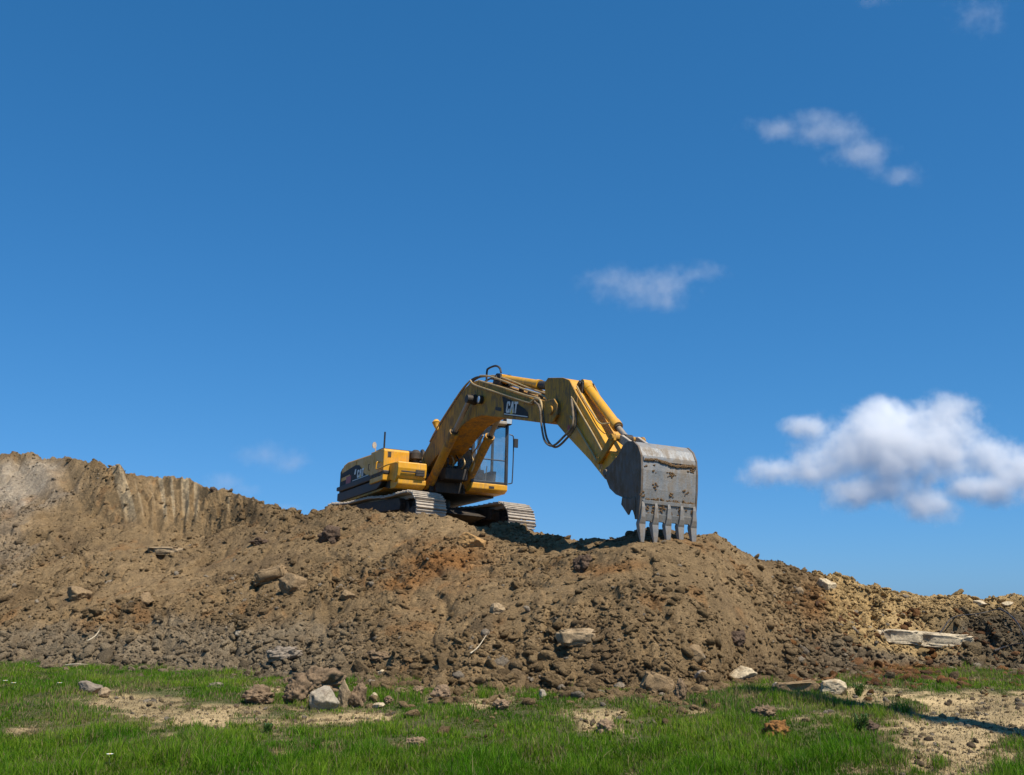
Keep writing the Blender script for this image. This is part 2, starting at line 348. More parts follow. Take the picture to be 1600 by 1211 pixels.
HOLES = [(-3.05, 18.0, .20, .34), (-2.75, 18.9, .22, .36), (-4.2, 17.0, .2, .26), (-9.0, 21.3, .32, .34), (-8.0, 21.0, .2, .25), (1.05, 16.6, .22, .30), (-5.9, 18.1, .2, .25),
 (3.1, 14.6, .25, .3), (3.5, 14.5, .2, .28), (-3.6, 17.6, .16, .24), (-6.1, 21.6, .2, .3), (-1.1, 16.9, .15, .2), (.55, 13.9, .16, .2), (-4.6, 21.2, .3, .32), (-4.0, 21.4, .2, .26), (2.35, 15.8, .15, .18)]
# bare, trampled patches in the grass: (column, line, half width px, half height px, amount)
BARE = [(245,1100,70,15,1.1),(330,1126,115,15,.95),(400,1118,60,14,.8),(305,1146,28,7,.9),(400,1110,60,10,.8),(520,1122,70,12,.9),(590,1118,50,10,.8),(430,1135,50,8,.5),
 (180,1085,50,8,.4),(740,1098,60,8,.8),(920,1122,38,16,.8),(905,1102,40,10,.5),(1060,1110,60,8,.3),(1150,1112,70,10,.35),(1250,1122,50,12,.5),
 (1340,1090,70,13,.9),(1470,1100,110,12,1.2),(1500,1135,150,26,1.3),(1420,1160,80,20,1.1),(1445,1195,75,24,1.15),(1590,1195,50,18,.4),(1350,1130,50,16,.6),
 (840,1078,60,6,.4),(1290,1060,90,9,.7),(1560,1045,60,9,.6),(1420,1065,60,5,.5),(650,1165,25,6,.3),(60,1120,25,5,.25),(480,1075,60,10,.6)]
def bare_amount(X, Y):
    X = np.asarray(X, float); Y = np.maximum(np.asarray(Y, float), .5)
    s = ground_base(Y)/Y; px = 800+X/Y*FPX*(cp_+s*sp_); 
    py = 605.5-FPX*((s*cp_-sp_)/(cp_+s*sp_))
    b = np.zeros_like(X)
    for cx, cy, rx, ry, a in BARE:
        cyc = cy
        b = np.maximum(b, a*np.exp(-.5*(((px-cx)/rx)**2+((py-cyc)/ry)**2)**1.3))
    b = b*1.02+fbm2(X, Y, 1.3, 4, 61)*.50+fbm2(X, Y, 5, 3, 62)*.62-.05
    return b
def ground_z(X, Y, detail=True):
    X = np.asarray(X, float); Y = np.asarray(Y, float)
    z = ground_base(np.maximum(Y, 2.5))
    far = sstep(38, 75, np.sqrt(X*X+Y*Y)); z = z*(1-far)-4.75*far
    if detail:
        near = (1-sstep(22, 30, Y))*(1-sstep(20, 40, np.abs(X)))
        z = z+near*(fbm2(X, Y, .7, 4, 71)*.05+fbm2(X, Y, 6, 3, 72)*.012)
        b = sstep(.35, .7, bare_amount(X, Y))*near
        z = z-b*.03+b*(clod2(X, Y, 12, 73)*.02)+b*fbm2(X, Y, 22, 2, 74)*.012
        z = z+near*b*fbm2(X, Y, 2.2, 3, 75)*.06
    return z
def top_z(X, Y): return np.maximum(mound_z(X, Y), ground_z(X, Y))
def hit(xpx, ypx):
    """where a line of sight meets the land"""
    v = (605.5-ypx)/FPX; x = (xpx-800)/FPX
    Y = np.linspace(6, 40, 3400); k = 1/(cp_-v*sp_); X = Y*x*k; Z = Y*(sp_+v*cp_)*k
    g = top_z(X, Y); below = np.nonzero(Z <= g)[0]
    i = below[0] if len(below) else np.argmin(Z-g)
    return Vector((X[i], Y[i], g[i])), Y[i]/FPX/ cp_

def pxy(X, Y, Z):
    d = Y*cp_+Z*sp_; return 800+FPX*X/d, 605.5-FPX*(Z*cp_-Y*sp_)/d
def patch(px, py, cx, cy, rx, ry): return np.exp(-(((px-cx)/rx)**2+((py-cy)/ry)**2)**1.2)
C_BROWN = np.array((.252, .170, .087)); C_DARK = np.array((.135, .090, .050)); C_GREY = np.array((.240, .185, .118))
C_SAND = np.array((.52, .35, .155)); C_PALE = np.array((.42, .36, .28)); C_ORANGE = np.array((.29, .130, .040))
def soil_color(X, Y, Z):
    px, py = pxy(X, Y, Z)
    jx = px+fbm2(X, Y, .8, 4, 81)*45; jy = py+fbm2(X, Y, .9, 4, 82)*30
    n = fbm2(X, Y, .5, 4, 83)[..., None]; c0 = C_BROWN*(1+.28*n)
    def mix(c0, col, w): return c0*(1-w[..., None])+col*w[..., None]
    c0 = mix(c0, C_DARK, sstep(.15, .5, fbm2(X, Y, 1.1, 4, 84))*.55)
    c0 = mix(c0, C_ORANGE, sstep(.36, .6, fbm2(X, Y, 1.7, 3, 85))*.32)
    c0 = mix(c0, C_GREY, np.clip(sstep(965, 1000, jy)*(1-sstep(430, 640, jx)), 0, 1)*.9)
    c0 = mix(c0, C_GREY*.85, np.clip(sstep(985, 1010, jy)*sstep(1180, 1300, jx), 0, 1)*.8)
    c0 = mix(c0, C_PALE, np.clip(patch(jx, jy, 15, 755, 75, 28)*1.2, 0, .6))
    c0 = mix(c0, C_PALE*.7, np.clip(patch(jx, jy, 5, 835, 30, 50), 0, .3))
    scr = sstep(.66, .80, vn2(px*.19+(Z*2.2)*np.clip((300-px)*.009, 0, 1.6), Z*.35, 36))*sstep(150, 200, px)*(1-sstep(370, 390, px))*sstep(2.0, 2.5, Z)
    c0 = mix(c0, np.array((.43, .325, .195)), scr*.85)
    wt = sstep(.25, .6, fbm2(X, Y, 6, 2, 87)); c0 = mix(c0, c0*1.45, wt*.5)
    c0 = mix(c0, C_SAND, np.clip(sstep(1262, 1290, jx+ (jy-910)*-.75)*(1-sstep(1012, 1030, jy)), 0, .93))
    c0 = mix(c0, C_GREY*.62, np.clip(patch(jx, jy, 1580, 985, 105, 38)*1.6, 0, .95))
    c0 = mix(c0, C_ORANGE, np.clip(patch(jx, jy, 700, 880, 55, 28)*1.0+patch(jx, jy, 640, 915, 45, 16)*.7+patch(jx, jy, 960, 880, 45, 10)*.6, 0, .75))
    c0 = mix(c0, C_ORANGE*.95, np.clip(patch(jx, jy, 1440, 1052, 90, 10)+patch(jx, jy, 1280, 945, 40, 25)*.6, 0, .8))
    return np.clip(c0, .02, .9)

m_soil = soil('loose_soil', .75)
def build_mound():
    us = np.linspace(-.98, .98, 1500)
    core = np.abs(us) < .56
    us = np.concatenate([np.linspace(-.98, -.56, 90)[:-1], np.linspace(-.56, .56, 1360), np.linspace(.56, .98, 90)[1:]])
    # rows follow the slope: equal steps between the stations
    segs = [(0, 1, 40), (1, 2, 130), (2, 3, 170), (3, 4, 170), (4, 5, 110), (5, 6, 30), (6, 7, 130), (7, 8, 25)]
    rows = []
    for a, b, n in segs:
        for k in range(n): rows.append((a, b, k/n))
    rows.append((7, 8, 1.))
    Dk = np.stack([np.interp(us, TU, TD[:, k]) for k in range(TD.shape[1])])
    Y = np.stack([Dk[a]*(1-t)+Dk[b]*t for a, b, t in rows]); X = us[None, :]*Y
    Z = mound_z(X, Y); r, q = Y.shape
    V = np.stack([X, Y, Z], -1).reshape(-1, 3)
    i = np.arange(r*q).reshape(r, q)
    Fc = np.stack([i[:-1, :-1], i[:-1, 1:], i[1:, 1:], i[1:, :-1]], -1).reshape(-1, 4)
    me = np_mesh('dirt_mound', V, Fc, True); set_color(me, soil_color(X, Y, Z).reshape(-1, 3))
    return tag(link_mesh('dirt_mound', me, m_soil), 'long brown mound of excavated earth across the whole view', kind='structure')
build_mound()

# ground sheet
def ground_mat():
    m, t = mat('grass_soil'); geo = N(t, 'ShaderNodeNewGeometry'); v = geo.outputs['Position']
    a = N(t, 'ShaderNodeAttribute', attribute_name='tint')
    n1 = noise(t, v, 5, 8, .7); n2 = noise(t, v, 45, 6, .75)
    col = mixc(t, 1., a.outputs['Color'], ramp(t, n1, [(.3, (.72,)*3), (.5, (1,)*3), (.72, (1.25,)*3)]), 'MULTIPLY')
    col = mixc(t, 1., col, ramp(t, n2, [(.3, (.6,)*3), (.5, (1,)*3), (.7, (1.35,)*3)]), 'MULTIPLY')
    b = N(t, 'ShaderNodeBsdfPrincipled'); t.links.new(col, b.inputs['Base Color']); b.inputs['Roughness'].default_value = .95; b.inputs['Specular IOR Level'].default_value = .1
    bp = N(t, 'ShaderNodeBump'); bp.inputs['Strength'].default_value = .6; bp.inputs['Distance'].default_value = .03; t.links.new(n2, bp.inputs['Height']); t.links.new(bp.outputs[0], b.inputs['Normal'])
    o = N(t, 'ShaderNodeOutputMaterial'); t.links.new(b.outputs[0], o.inputs[0]); return m
def build_ground():
    xs = np.sinh(np.linspace(-1, 1, 700)*5.3)*9.0; ys = np.concatenate([np.linspace(-60, 6, 40)[:-1], np.linspace(6, 22, 620), 22+np.sinh(np.linspace(0, 1, 80)[1:]*5)*12])
    X, Y = np.meshgrid(xs, ys); Z = ground_z(X, Y)
    b = sstep(.30, .62, bare_amount(X, Y))[..., None]
    px, py = pxy(X, np.maximum(Y, 1), Z)
    straw = np.array((.36, .265, .140))*(1+.45*fbm2(X, Y, 2, 4, 91)[..., None]); under = np.array((.085, .085, .035))*(1+.4*fbm2(X, Y, 3, 3, 92)[..., None])
    colr = under*(1-b)+straw*b
    br = (patch(px, py, 1440, 1052, 150, 12)*.8)[..., None]*b; colr = colr*(1-br)+C_ORANGE*br
    i = np.arange(X.size).reshape(X.shape)
    Fc = np.stack([i[:-1, :-1], i[:-1, 1:], i[1:, 1:], i[1:, :-1]], -1).reshape(-1, 4)
    me = np_mesh('ground', np.stack([X, Y, Z], -1).reshape(-1, 3), Fc, True); set_color(me, np.clip(colr, .01, .9).reshape(-1, 3))
    tag(link_mesh('ground', me, ground_mat()), 'grassy ground with worn sandy patches in front of the mound', kind='structure')
build_ground()

# ------------------------------------------------------------------ loose clods and stones
def ico(sub):
    bm = bmesh.new(); bmesh.ops.create_icosphere(bm, subdivisions=sub, radius=1); 
    v = np.array([p.co[:] for p in bm.verts]); f = np.array([[q.index for q in p.verts] for p in bm.faces]); bm.free(); return v, f
ICO = {k: ico(k) for k in (1, 2, 4, 5)}
def rock_shape(v, seed, kind):
    r_ = np.random.default_rng(seed)
    if kind == 'stone':
        n = r_.normal(size=(13, 3)); n /= np.linalg.norm(n, axis=1)[:, None]; d = r_.uniform(.62, 1.0, 13)
        q = v@n.T; rad = np.min(np.where(q > .05, d/np.maximum(q, .05), 9), axis=1); rad = np.minimum(rad, 1.12)
        o = seed*3.7
        rad = rad*(1+.16*(vn3(v[:, 0]*2.6+o, v[:, 1]*2.6, v[:, 2]*2.6, seed)-.5)+.10*(vn3(v[:, 0]*7+o, v[:, 1]*7, v[:, 2]*7, seed+1)-.5)+.06*(vn3(v[:, 0]*17+o, v[:, 1]*17, v[:, 2]*17, seed+2)-.5))
    else:
        o = seed*2.3
        rad = .8+.55*(vn3(v[:, 0]*1.7+o, v[:, 1]*1.7, v[:, 2]*1.7, seed)-.5)+.42*(vn3(v[:, 0]*3.6+o, v[:, 1]*3.6, v[:, 2]*3.6, seed+1)-.5)
        rad = rad+.12*(np.abs(vn3(v[:, 0]*7+o, v[:, 1]*7, v[:, 2]*7, seed+2)-.5)*2-.5)+.16*(vn3(v[:, 0]*11+o, v[:, 1]*11, v[:, 2]*11, seed+3)-.5)+.09*(vn3(v[:, 0]*23+o, v[:, 1]*23, v[:, 2]*23, seed+4)-.5)
    return v*rad[:, None]
def scatter(name, X, Y, size, sub, label, colf, squash=(.5, .9), sink=.25, zf=None):
    n = len(X); v, f = ICO[sub]; shapes = [rock_shape(v, 100+k, 'stone' if k % 5 < 2 else 'clod') for k in range(14)]
    Z = (zf or top_z)(X, Y); pick = rng.integers(0, 14, n); a = rng.uniform(0, 6.28, n); sx = rng.uniform(.7, 1.3, n); sq = rng.uniform(*squash, n)
    V = np.empty((n, len(v), 3), np.float32)
    Sh = np.stack(shapes)[pick]
    tl = rng.normal(0, .28, (n, 2))
    x, y, z = Sh[..., 0]*sx[:, None], Sh[..., 1]/sx[:, None], Sh[..., 2]*sq[:, None]
    z = z+x*tl[:, :1]+y*tl[:, 1:]
    ca, sa = np.cos(a)[:, None], np.sin(a)[:, None]
    V[..., 0] = (x*ca-y*sa)*size[:, None]+X[:, None]; V[..., 1] = (x*sa+y*ca)*size[:, None]+Y[:, None]
    V[..., 2] = z*size[:, None]+(Z+size*sq*(.5-sink))[:, None]
    Fc = (f[None]+(np.arange(n)*len(v))[:, None, None]).reshape(-1, 3)
    me = np_mesh(name, V.reshape(-1, 3), Fc, sub > 1); colr = colf(X, Y, Z)
    set_color(me, np.repeat(colr, len(v), axis=0))
    return tag(link_mesh(name, me, m_clod), label, kind='stuff')
m_clod = soil('clod_soil', .8, scale=14.)
def spread(n, dens):
    """random plan positions over the visible front of the mound, thinned by a density function"""
    n = int(n*1.22); u = rng.uniform(-.66, .66, n); k = rng.uniform(0, 1, n)
    D0 = np.interp(u, TU, TD[:, 1]); D1 = np.interp(u, TU, TD[:, 5])+.5
    Y = D0-.35+(D1-D0+.35)*k; X = u*Y; w = dens(X, Y, k); keep = rng.uniform(0, 1, n) < w; return X[keep], Y[keep], k[keep]
def clod_col(X, Y, Z):
    c0 = soil_color(X, Y, Z); r_ = rng.uniform(.72, 1.28, (len(X), 1)); c0 = c0*r_
    pale = rng.uniform(0, 1, len(X)) < .03; c0[pale] = np.array((.36, .29, .21))*rng.uniform(.7, 1.15, (pale.sum(), 1))
    dk = rng.uniform(0, 1, len(X)) < .08; c0[dk] *= .7; return c0
dens = lambda X, Y, k: np.clip(.10+1.0*sstep(-.15, .55, fbm2(X, Y, .55, 4, 21))+.7*(1-sstep(.1, .38, k)), 0, 1)
dens2 = lambda X, Y, k: np.clip(1.3*sstep(.0, .5, fbm2(X, Y, .55, 4, 21))+.75*(1-sstep(.08, .30, k))+.35*sstep(.86, .97, k), 0, 1)
X, Y, k = spread(95000, dens); size = .009*(rng.pareto(2.2, len(X))+1); size = np.clip(size, .009, .04)
scatter('loose_crumbs', X, Y, size, 1, 'small crumbs of earth strewn over the mound', clod_col)
X, Y, k = spread(27000, dens); size = np.clip(.020*(rng.pareto(2.5, len(X))+1), .020, .075)*(1+.2*(k < .3))
scatter('earth_clods', X, Y, size, 2, 'fist sized clods of earth lying over the mound slope', clod_col)
X, Y, k = spread(620, dens2); size = np.clip(.05*(rng.pareto(2.3, len(X))+1), .05, .14)*(.8+.3*(k < .25))
scatter('lumpy_earth_clods', X, Y, size, 4, 'larger lumps of broken earth on the mound slope', clod_col, sink=.35)
# strays on the grass in front of the toe
n = 3600; u = rng.uniform(-.54, .54, n); D0 = np.interp(u, TU, TD[:, 1]); Y = D0+.3-rng.exponential(.55, n)*(.4+1.2*vn2(u*22, u*0, 19)); X = u*Y; ok = Y > 8.4
X, Y = X[ok], Y[ok]; size = np.clip(.016*(rng.pareto(1.8, len(X))+1), .016, .10)
scatter('stray_stones', X, Y, size, 2, 'stray crumbs and pebbles at the grassy foot of the mound', clod_col)
# crumbs and small clods trodden into the bare patches, rusty earth along the right
n = 42000; u = rng.uniform(-.55, .55, n); Y = 8.2+rng.uniform(0, 1, n)*9.5; X = u*Y; ba = bare_amount(X, Y); toe = np.interp(u, TU, TD[:, 1])
ok = (rng.uniform(0, 1, n) < .75*sstep(.2, .8, ba)) & (Y < toe+.3); X, Y = X[ok], Y[ok]
def patch_col(X, Y, Z):
    r_ = rng.uniform(0, 1, (len(X), 1)); return np.where(r_ < .45, np.array((.34, .25, .135)), np.where(r_ < .8, np.array((.17, .125, .08)), np.array((.24, .20, .15))))*rng.uniform(.7, 1.3, (len(X), 1))
scatter('patch_crumbs', X, Y, np.clip(.007*(rng.pareto(1.9, len(X))+1), .007, .045), 1, 'crumbs of sand and soil lying on the bare patches', patch_col, zf=ground_z)
n = 2600; px_ = rng.normal(1440, 85, n); py_ = rng.normal(1052, 9, n); px2 = rng.uniform(1200, 1620, n); q = rng.uniform(0, 1, n) < .4; px_ = np.where(q, px2, px_)
Dd = np.array(1.03/np.maximum((py_-948)/FPX, .055)); X = (px_-800)/FPX*Dd; Y = Dd; ok = (X/Y < .56) & (fbm2(X, Y, 1.6, 3, 88) > -.15); X, Y = X[ok], Y[ok]
rusty = lambda X, Y, Z: np.array((.215, .098, .034))*rng.uniform(.4, 1.35, (len(X), 1))+rng.uniform(0, .03, (len(X), 1))
scatter('rusty_clods', X, Y, np.clip(.022*(rng.pareto(2.2, len(X))+1), .022, .09), 2, 'rust coloured clods in the grass along the right of the mound foot', rusty)
# ------------------------------------------------------------------ grass
def leaf_mat(name, trans=.42):
    m, t = mat(name); a = N(t, 'ShaderNodeAttribute', attribute_name='tint')
    d = N(t, 'ShaderNodeBsdfPrincipled'); t.links.new(a.outputs['Color'], d.inputs['Base Color']); d.inputs['Roughness'].default_value = .5; d.inputs['Specular IOR Level'].default_value = .12
    tr = N(t, 'ShaderNodeBsdfTranslucent'); t.links.new(a.outputs['Color'], tr.inputs[0])
    mx = N(t, 'ShaderNodeMixShader'); mx.inputs[0].default_value = trans; t.links.new(d.outputs[0], mx.inputs[1]); t.links.new(tr.outputs[0], mx.inputs[2])
    o = N(t, 'ShaderNodeOutputMaterial'); t.links.new(mx.outputs[0], o.inputs[0]); return m
m_leaf = leaf_mat('grass_blades')
def blades(X, Y, Z, h, w, lean, colr):
    n = len(X); a = rng.uniform(0, 6.283, n); la = rng.uniform(0, 6.283, n)
    dx, dy = np.cos(a)*w/2, np.sin(a)*w/2; lx, ly = np.cos(la)*lean*h, np.sin(la)*lean*h; hz = h*np.sqrt(np.clip(1-lean**2*.6, .15, 1))
    V = np.empty((n, 5, 3), np.float32)
    V[:, 0] = np.stack([X-dx, Y-dy, Z-.01], -1); V[:, 1] = np.stack([X+dx, Y+dy, Z-.01], -1)
    V[:, 2] = np.stack([X-dx*.75+lx*.35, Y-dy*.75+ly*.35, Z+hz*.58], -1); V[:, 3] = np.stack([X+dx*.75+lx*.35, Y+dy*.75+ly*.35, Z+hz*.58], -1)
    V[:, 4] = np.stack([X+lx, Y+ly, Z+hz], -1)
    F_ = np.array([[0, 1, 3], [0, 3, 2], [2, 3, 4]])[None]+(np.arange(n)*5)[:, None, None]
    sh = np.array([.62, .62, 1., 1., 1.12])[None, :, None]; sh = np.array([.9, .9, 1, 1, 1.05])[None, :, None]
    return V.reshape(-1, 3), F_.reshape(-1, 3), (colr[:, None, :]*sh).reshape(-1, 3)
def build_grass():
    # blades, then stalks and straw
    NB = 1080000
    u = rng.uniform(-.56, .56, NB)*np.where(rng.uniform(0, 1, NB) < .27, 1.5, 1.); Y = 7.9+(20-7.9)*rng.uniform(0, 1, NB)**1.35; X = u*Y
    # gather into tufts
    cxs = np.round(X*9+_h(np.floor(X*9), np.floor(Y*9), np.zeros(NB), 3))/9; cys = np.round(Y*9)/9
    g = rng.uniform(0, .45, NB); X = X*(1-g)+cxs*g; Y = Y*(1-g)+cys*g
    toe = np.interp(X/Y, TU, TD[:, 1]); b = bare_amount(X, Y)
    lush = .5+.5*fbm2(X, Y, .9, 4, 101)
    lushpx = sstep(1130, 1190, 948+1.35/Y*FPX)            # thicker sward nearest the viewer
    keep = (Y < toe+1.3+.5*fbm2(X, Y, 1.5, 2, 103)) & (rng.uniform(0, 1, NB) < np.clip(1.05-1.25*sstep(.25, .85, b)+.1*lushpx, .06, 1)*np.clip(.55+lush*.6+.3*lushpx, .3, 1)*np.clip(1+1.6*fbm2(X, Y, 4.5, 3, 109)*(1-.6*lushpx), .25, 1))
    X, Y, b, lush, lp = X[keep], Y[keep], b[keep], lush[keep], lushpx[keep]; n = len(X)
    mz = mound_z(X, Y); gz = ground_z(X, Y); ok = mz < gz+.03+.05*rng.uniform(0, 1, len(X))**3; X, Y, b, lush, lp, gz = X[ok], Y[ok], b[ok], lush[ok], lp[ok], gz[ok]; n = len(X)
    h = (.022+.05*lush+.035*lp+.03*fbm2(X, Y, 3, 3, 104))*rng.uniform(.55, 1.35, n)*(1-.55*sstep(.2, .7, b)); cn = fbm2(X, Y, 2.4, 3, 108); h = h*np.clip(1+1.5*cn, .45, 1.9); h = np.clip(h, .012, .17)
    tall = rng.uniform(0, 1, n) < .02; h[tall] *= 1.9
    w = rng.uniform(.0035, .0075, n)*(.8+.03*Y)
    lean = np.clip(rng.normal(.35, .25, n), 0, 1.1)
    g1 = np.array((.082, .225, .006)); g2 = np.array((.245, .350, .028)); g3 = np.array((.042, .120, .006)); dry = np.array((.32, .25, .12))
    t = np.clip(.5+1.3*fbm2(X, Y, 1.1, 4, 105)+rng.normal(0, .22, n), 0, 1)[:, None]
    t = t*(1-.35*lp[:, None]); colr = g1*(1-t)+g2*t; q = (rng.uniform(0, 1, n) < .22)[:, None]; colr = np.where(q, g3*(1+.5*t), colr)*(1-.38*sstep(-.1, .45, -cn)[:, None])
    pd = .06+.55*sstep(.15, .6, b)+(.34*sstep(-.10, .5, fbm2(X, Y, 1.2, 4, 106))+.08)*(1-.85*lp); dr = (rng.uniform(0, 1, n) < pd)[:, None]
    colr = np.where(dr, dry*rng.uniform(.55, 1.25, (n, 1)), colr)*rng.uniform(.8, 1.2, (n, 1))
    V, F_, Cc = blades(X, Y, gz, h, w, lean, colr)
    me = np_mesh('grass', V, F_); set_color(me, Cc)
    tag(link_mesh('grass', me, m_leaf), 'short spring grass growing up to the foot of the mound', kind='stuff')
    # dead straw lying on the bare patches
    n = 90000; u = rng.uniform(-.55, .55, n); Y = 8+rng.uniform(0, 1, n)**1.2*9.5; X = u*Y; b = bare_amount(X, Y); toe = np.interp(u, TU, TD[:, 1])
    ok = (b > .18+.35*rng.uniform(0, 1, n)) & (Y < toe); X, Y = X[ok], Y[ok]; n = len(X)
    colr = np.array((.50, .39, .22))*rng.uniform(.35, 1.15, (n, 1))
    V, F_, Cc = blades(X, Y, ground_z(X, Y)+.004, rng.uniform(.02, .06, n), rng.uniform(.004, .008, n), rng.uniform(.9, 1.25, n), colr)
    me = np_mesh('dry_straw', V, F_); set_color(me, Cc); tag(link_mesh('dry_straw', me, m_leaf), 'dead straw lying on the bare sandy patches', kind='stuff')
build_grass()

# ------------------------------------------------------------------ stones one can point to
def stone_mat(name, base, var=.3, bump=.5, second=None):
    m, t = mat(name); tc = N(t, 'ShaderNodeTexCoord'); v = tc.outputs['Object']
    n1 = noise(t, v, 5, 8, .7, .4); n2 = noise(t, v, 28, 6, .75)
    second = second or [k*.45 for k in base]
    col = ramp(t, n1, [(.30, second), (.48, base), (.75, [min(.9, k*(1+var)) for k in base])])
    col = mixc(t, 1., col, ramp(t, n2, [(.3, (.6,)*3), (.5, (1,)*3), (.72, (1.3,)*3)]), 'MULTIPLY')
    b = N(t, 'ShaderNodeBsdfPrincipled'); t.links.new(col, b.inputs['Base Color']); b.inputs['Roughness'].default_value = .92; b.inputs['Specular IOR Level'].default_value = .15
    bp = N(t, 'ShaderNodeBump'); bp.inputs['Strength'].default_value = bump; bp.inputs['Distance'].default_value = .04; t.links.new(n2, bp.inputs['Height']); t.links.new(bp.outputs[0], b.inputs['Normal'])
    o = N(t, 'ShaderNodeOutputMaterial'); t.links.new(b.outputs[0], o.inputs[0]); return m
RM = {'brown': stone_mat('brown_clod', (.20, .135, .080)), 'dark': stone_mat('dark_clod', (.105, .070, .048)), 'grey': stone_mat('grey_stone', (.25, .20, .15)),
      'white': stone_mat('white_stone', (.36, .30, .22), second=(.15, .10, .065)), 'cream': stone_mat('cream_stone', (.50, .40, .26), second=(.33, .21, .10)),
      'pink': stone_mat('pinkish_clod', (.25, .170, .105)), 'orange': stone_mat('orange_clod', (.24, .115, .038), second=(.10, .06, .03)),
      'tan': stone_mat('tan_stone', (.34, .245, .145)), 'soilb': stone_mat('soil_boulder', (.25, .170, .092), second=(.18, .120, .066)),
      'orangetan': stone_mat('orange_tan_boulder', (.40, .235, .095), second=(.24, .13, .06)), 'slab': stone_mat('broken_concrete', (.52, .42, .28), second=(.12, .085, .06))}
def rock(label, px, py, w, h, m, kind='clod', name='stone', dep=.8, yaw=0, tilt=0, roll=0, seed=None, group=None, sink=.2, cat=None, sub=5):
    """px, py: where its foot meets the land; w, h: its size there"""
    P, k = hit(px, py); seed = seed or int(px*7+py) % 9973
    v, fc = ICO[sub]; W_, H_ = w*k, h*k*1.12/(1-sink*.5); Dp = W_*dep
    sh = rock_shape(v, seed, kind); sh = sh/np.abs(sh).max(axis=0)
    if kind == 'slab':
        e = .42; q = np.sign(v)*np.abs(v)**e; sh = q/np.abs(q).max(axis=0)*(.62+.5*rock_shape(v, seed+1, 'stone')[:, :1]*0+.5*np.linalg.norm(rock_shape(v, seed+1, 'stone'), axis=1)[:, None])
        sh = sh*(1+.40*(vn3(v[:, 0]*2.3+seed, v[:, 1]*2.3, v[:, 2]*2.3, seed)-.5)+.22*(vn3(v[:, 0]*6+seed, v[:, 1]*6, v[:, 2]*6, seed)-.5)+.08*(vn3(v[:, 0]*19+seed, v[:, 1]*19, v[:, 2]*19, seed)-.5))[:, None]
    vv = sh*np.array((W_/2, Dp/2, H_/2))
    me = np_mesh(name, vv, fc, True); o = link_mesh(name, me, m)
    o.rotation_euler = (R(tilt), R(roll), R(yaw)); o.location = (P.x, P.y+Dp*.30, P.z+H_*(.5-sink))
    tag(o, label, cat or name, group); return o
G = RM
rock('dark grey flat clod lying in the grass at far left, a pale stone touching it', 135, 1085, 38, 19, G['grey'], 'stone', 'clod', seed=11)
rock('small pale tan stone leaning on a flat grey clod at far left', 159, 1091, 21, 15, G['tan'], 'stone')
rock('rounded dark brown clod alone beside bare sand, left of the crumbly heap', 401, 1101, 52, 29, G['brown'], 'clod', 'clod', seed=5)
rock('crumbly brown upper lump of the heap behind the white stone', 492, 1088, 92, 46, G['brown'], 'clod', 'clod', dep=.6, seed=6)
rock('crumbly dark brown lump at the left foot of the heap', 462, 1101, 52, 42, G['brown'], 'clod', 'clod', seed=8)
rock('small brown lump on the upper left of the heap in the grass', 450, 1074, 22, 16, G['brown'], 'clod', 'clod', seed=9)
rock('whitish grey blocky stone in the middle of the grass heap', 503, 1111, 46, 35, G['white'], 'stone', dep=.8, seed=22, yaw=25)
rock('upright pale stone standing between the white block and a brown clod', 536, 1106, 21, 40, G['tan'], 'stone', dep=.8, seed=17, roll=8)
rock('brown upright clod at the right end of the grass heap', 559, 1106, 29, 36, G['brown'], 'clod', 'clod', seed=15)
rock('flat cream stone in front of the right end of the grass heap', 592, 1107, 21, 8, G['cream'], 'stone', seed=21)
rock('small orange and cream stone just right of the grass heap', 583, 1094, 14, 11, G['cream'], 'stone', seed=23)
rock('small round brown clod right of the grass heap', 606, 1101, 16, 14, G['brown'], 'clod', 'clod', seed=25)
rock('low brown clod, left one of a touching pair in the grass', 627, 1088, 29, 13, G['brown'], 'clod', 'clod', seed=27)
rock('low brown clod, right one of a touching pair in the grass', 652, 1086, 21, 14, G['pink'], 'clod', 'clod', seed=29)
rock('lumpy pinkish brown clod by itself in grass at the mound foot', 689, 1094, 35, 22, G['pink'], 'clod', 'clod', seed=31)
rock('pinkish brown lozenge shaped clod alone in the front grass', 651, 1170, 38, 16, G['pink'], 'clod', 'clod', dep=.6, seed=33)
rock('crumbly brown clod with pale sand in front of it', 783, 1111, 27, 19, G['pink'], 'clod', 'clod', seed=35)
rock('small bright white stone at the mound foot under the bucket side', 848, 1090, 12, 12, G['white'], 'stone', seed=37)
rock('small cream stone in the soil at the grass edge left of centre', 593, 1057, 16, 11, G['cream'], 'stone', seed=39)
rock('flat grey slab tilted down to the right at the mound foot', 1028, 1084, 40, 24, G['soilb'], 'slab', roll=24, dep=.7, tilt=-12, seed=41)
rock('crumbly brown lump rising from the grass beside the tilted slab', 1064, 1095, 22, 32, G['brown'], 'clod', 'clod', seed=43)
rock('pale round stone half hidden in grass right of the tilted slab', 1099, 1066, 25, 17, G['grey'], 'stone', seed=45)
rock('big cream stone with orange stains at the grass edge', 1160, 1066, 50, 24, G['cream'], 'stone', dep=.7, seed=47)
rock('cream and orange block on bare earth left of the sandy patch', 1306, 1086, 40, 23, G['cream'], 'stone', seed=49)
rock('small white stone at the left tip of the long dark slab', 1212, 1079, 12, 12, G['white'], 'stone', seed=51)
rock('long low dark grey slab lying in the right hand grass', 1245, 1081, 60, 14, G['soilb'], 'slab', dep=.4, seed=53, roll=-4)
rock('tuft covered brown clod above the orange clod', 1200, 1122, 44, 18, G['brown'], 'clod', 'clod', seed=55)
rock('orange topped clod in the grass near the lower right', 1217, 1156, 48, 32, G['orange'], 'clod', 'clod', seed=57)
rock('ragged brown clod on a worn spot in the middle grass', 946, 1148, 30, 22, G['pink'], 'clod', 'clod', seed=59)
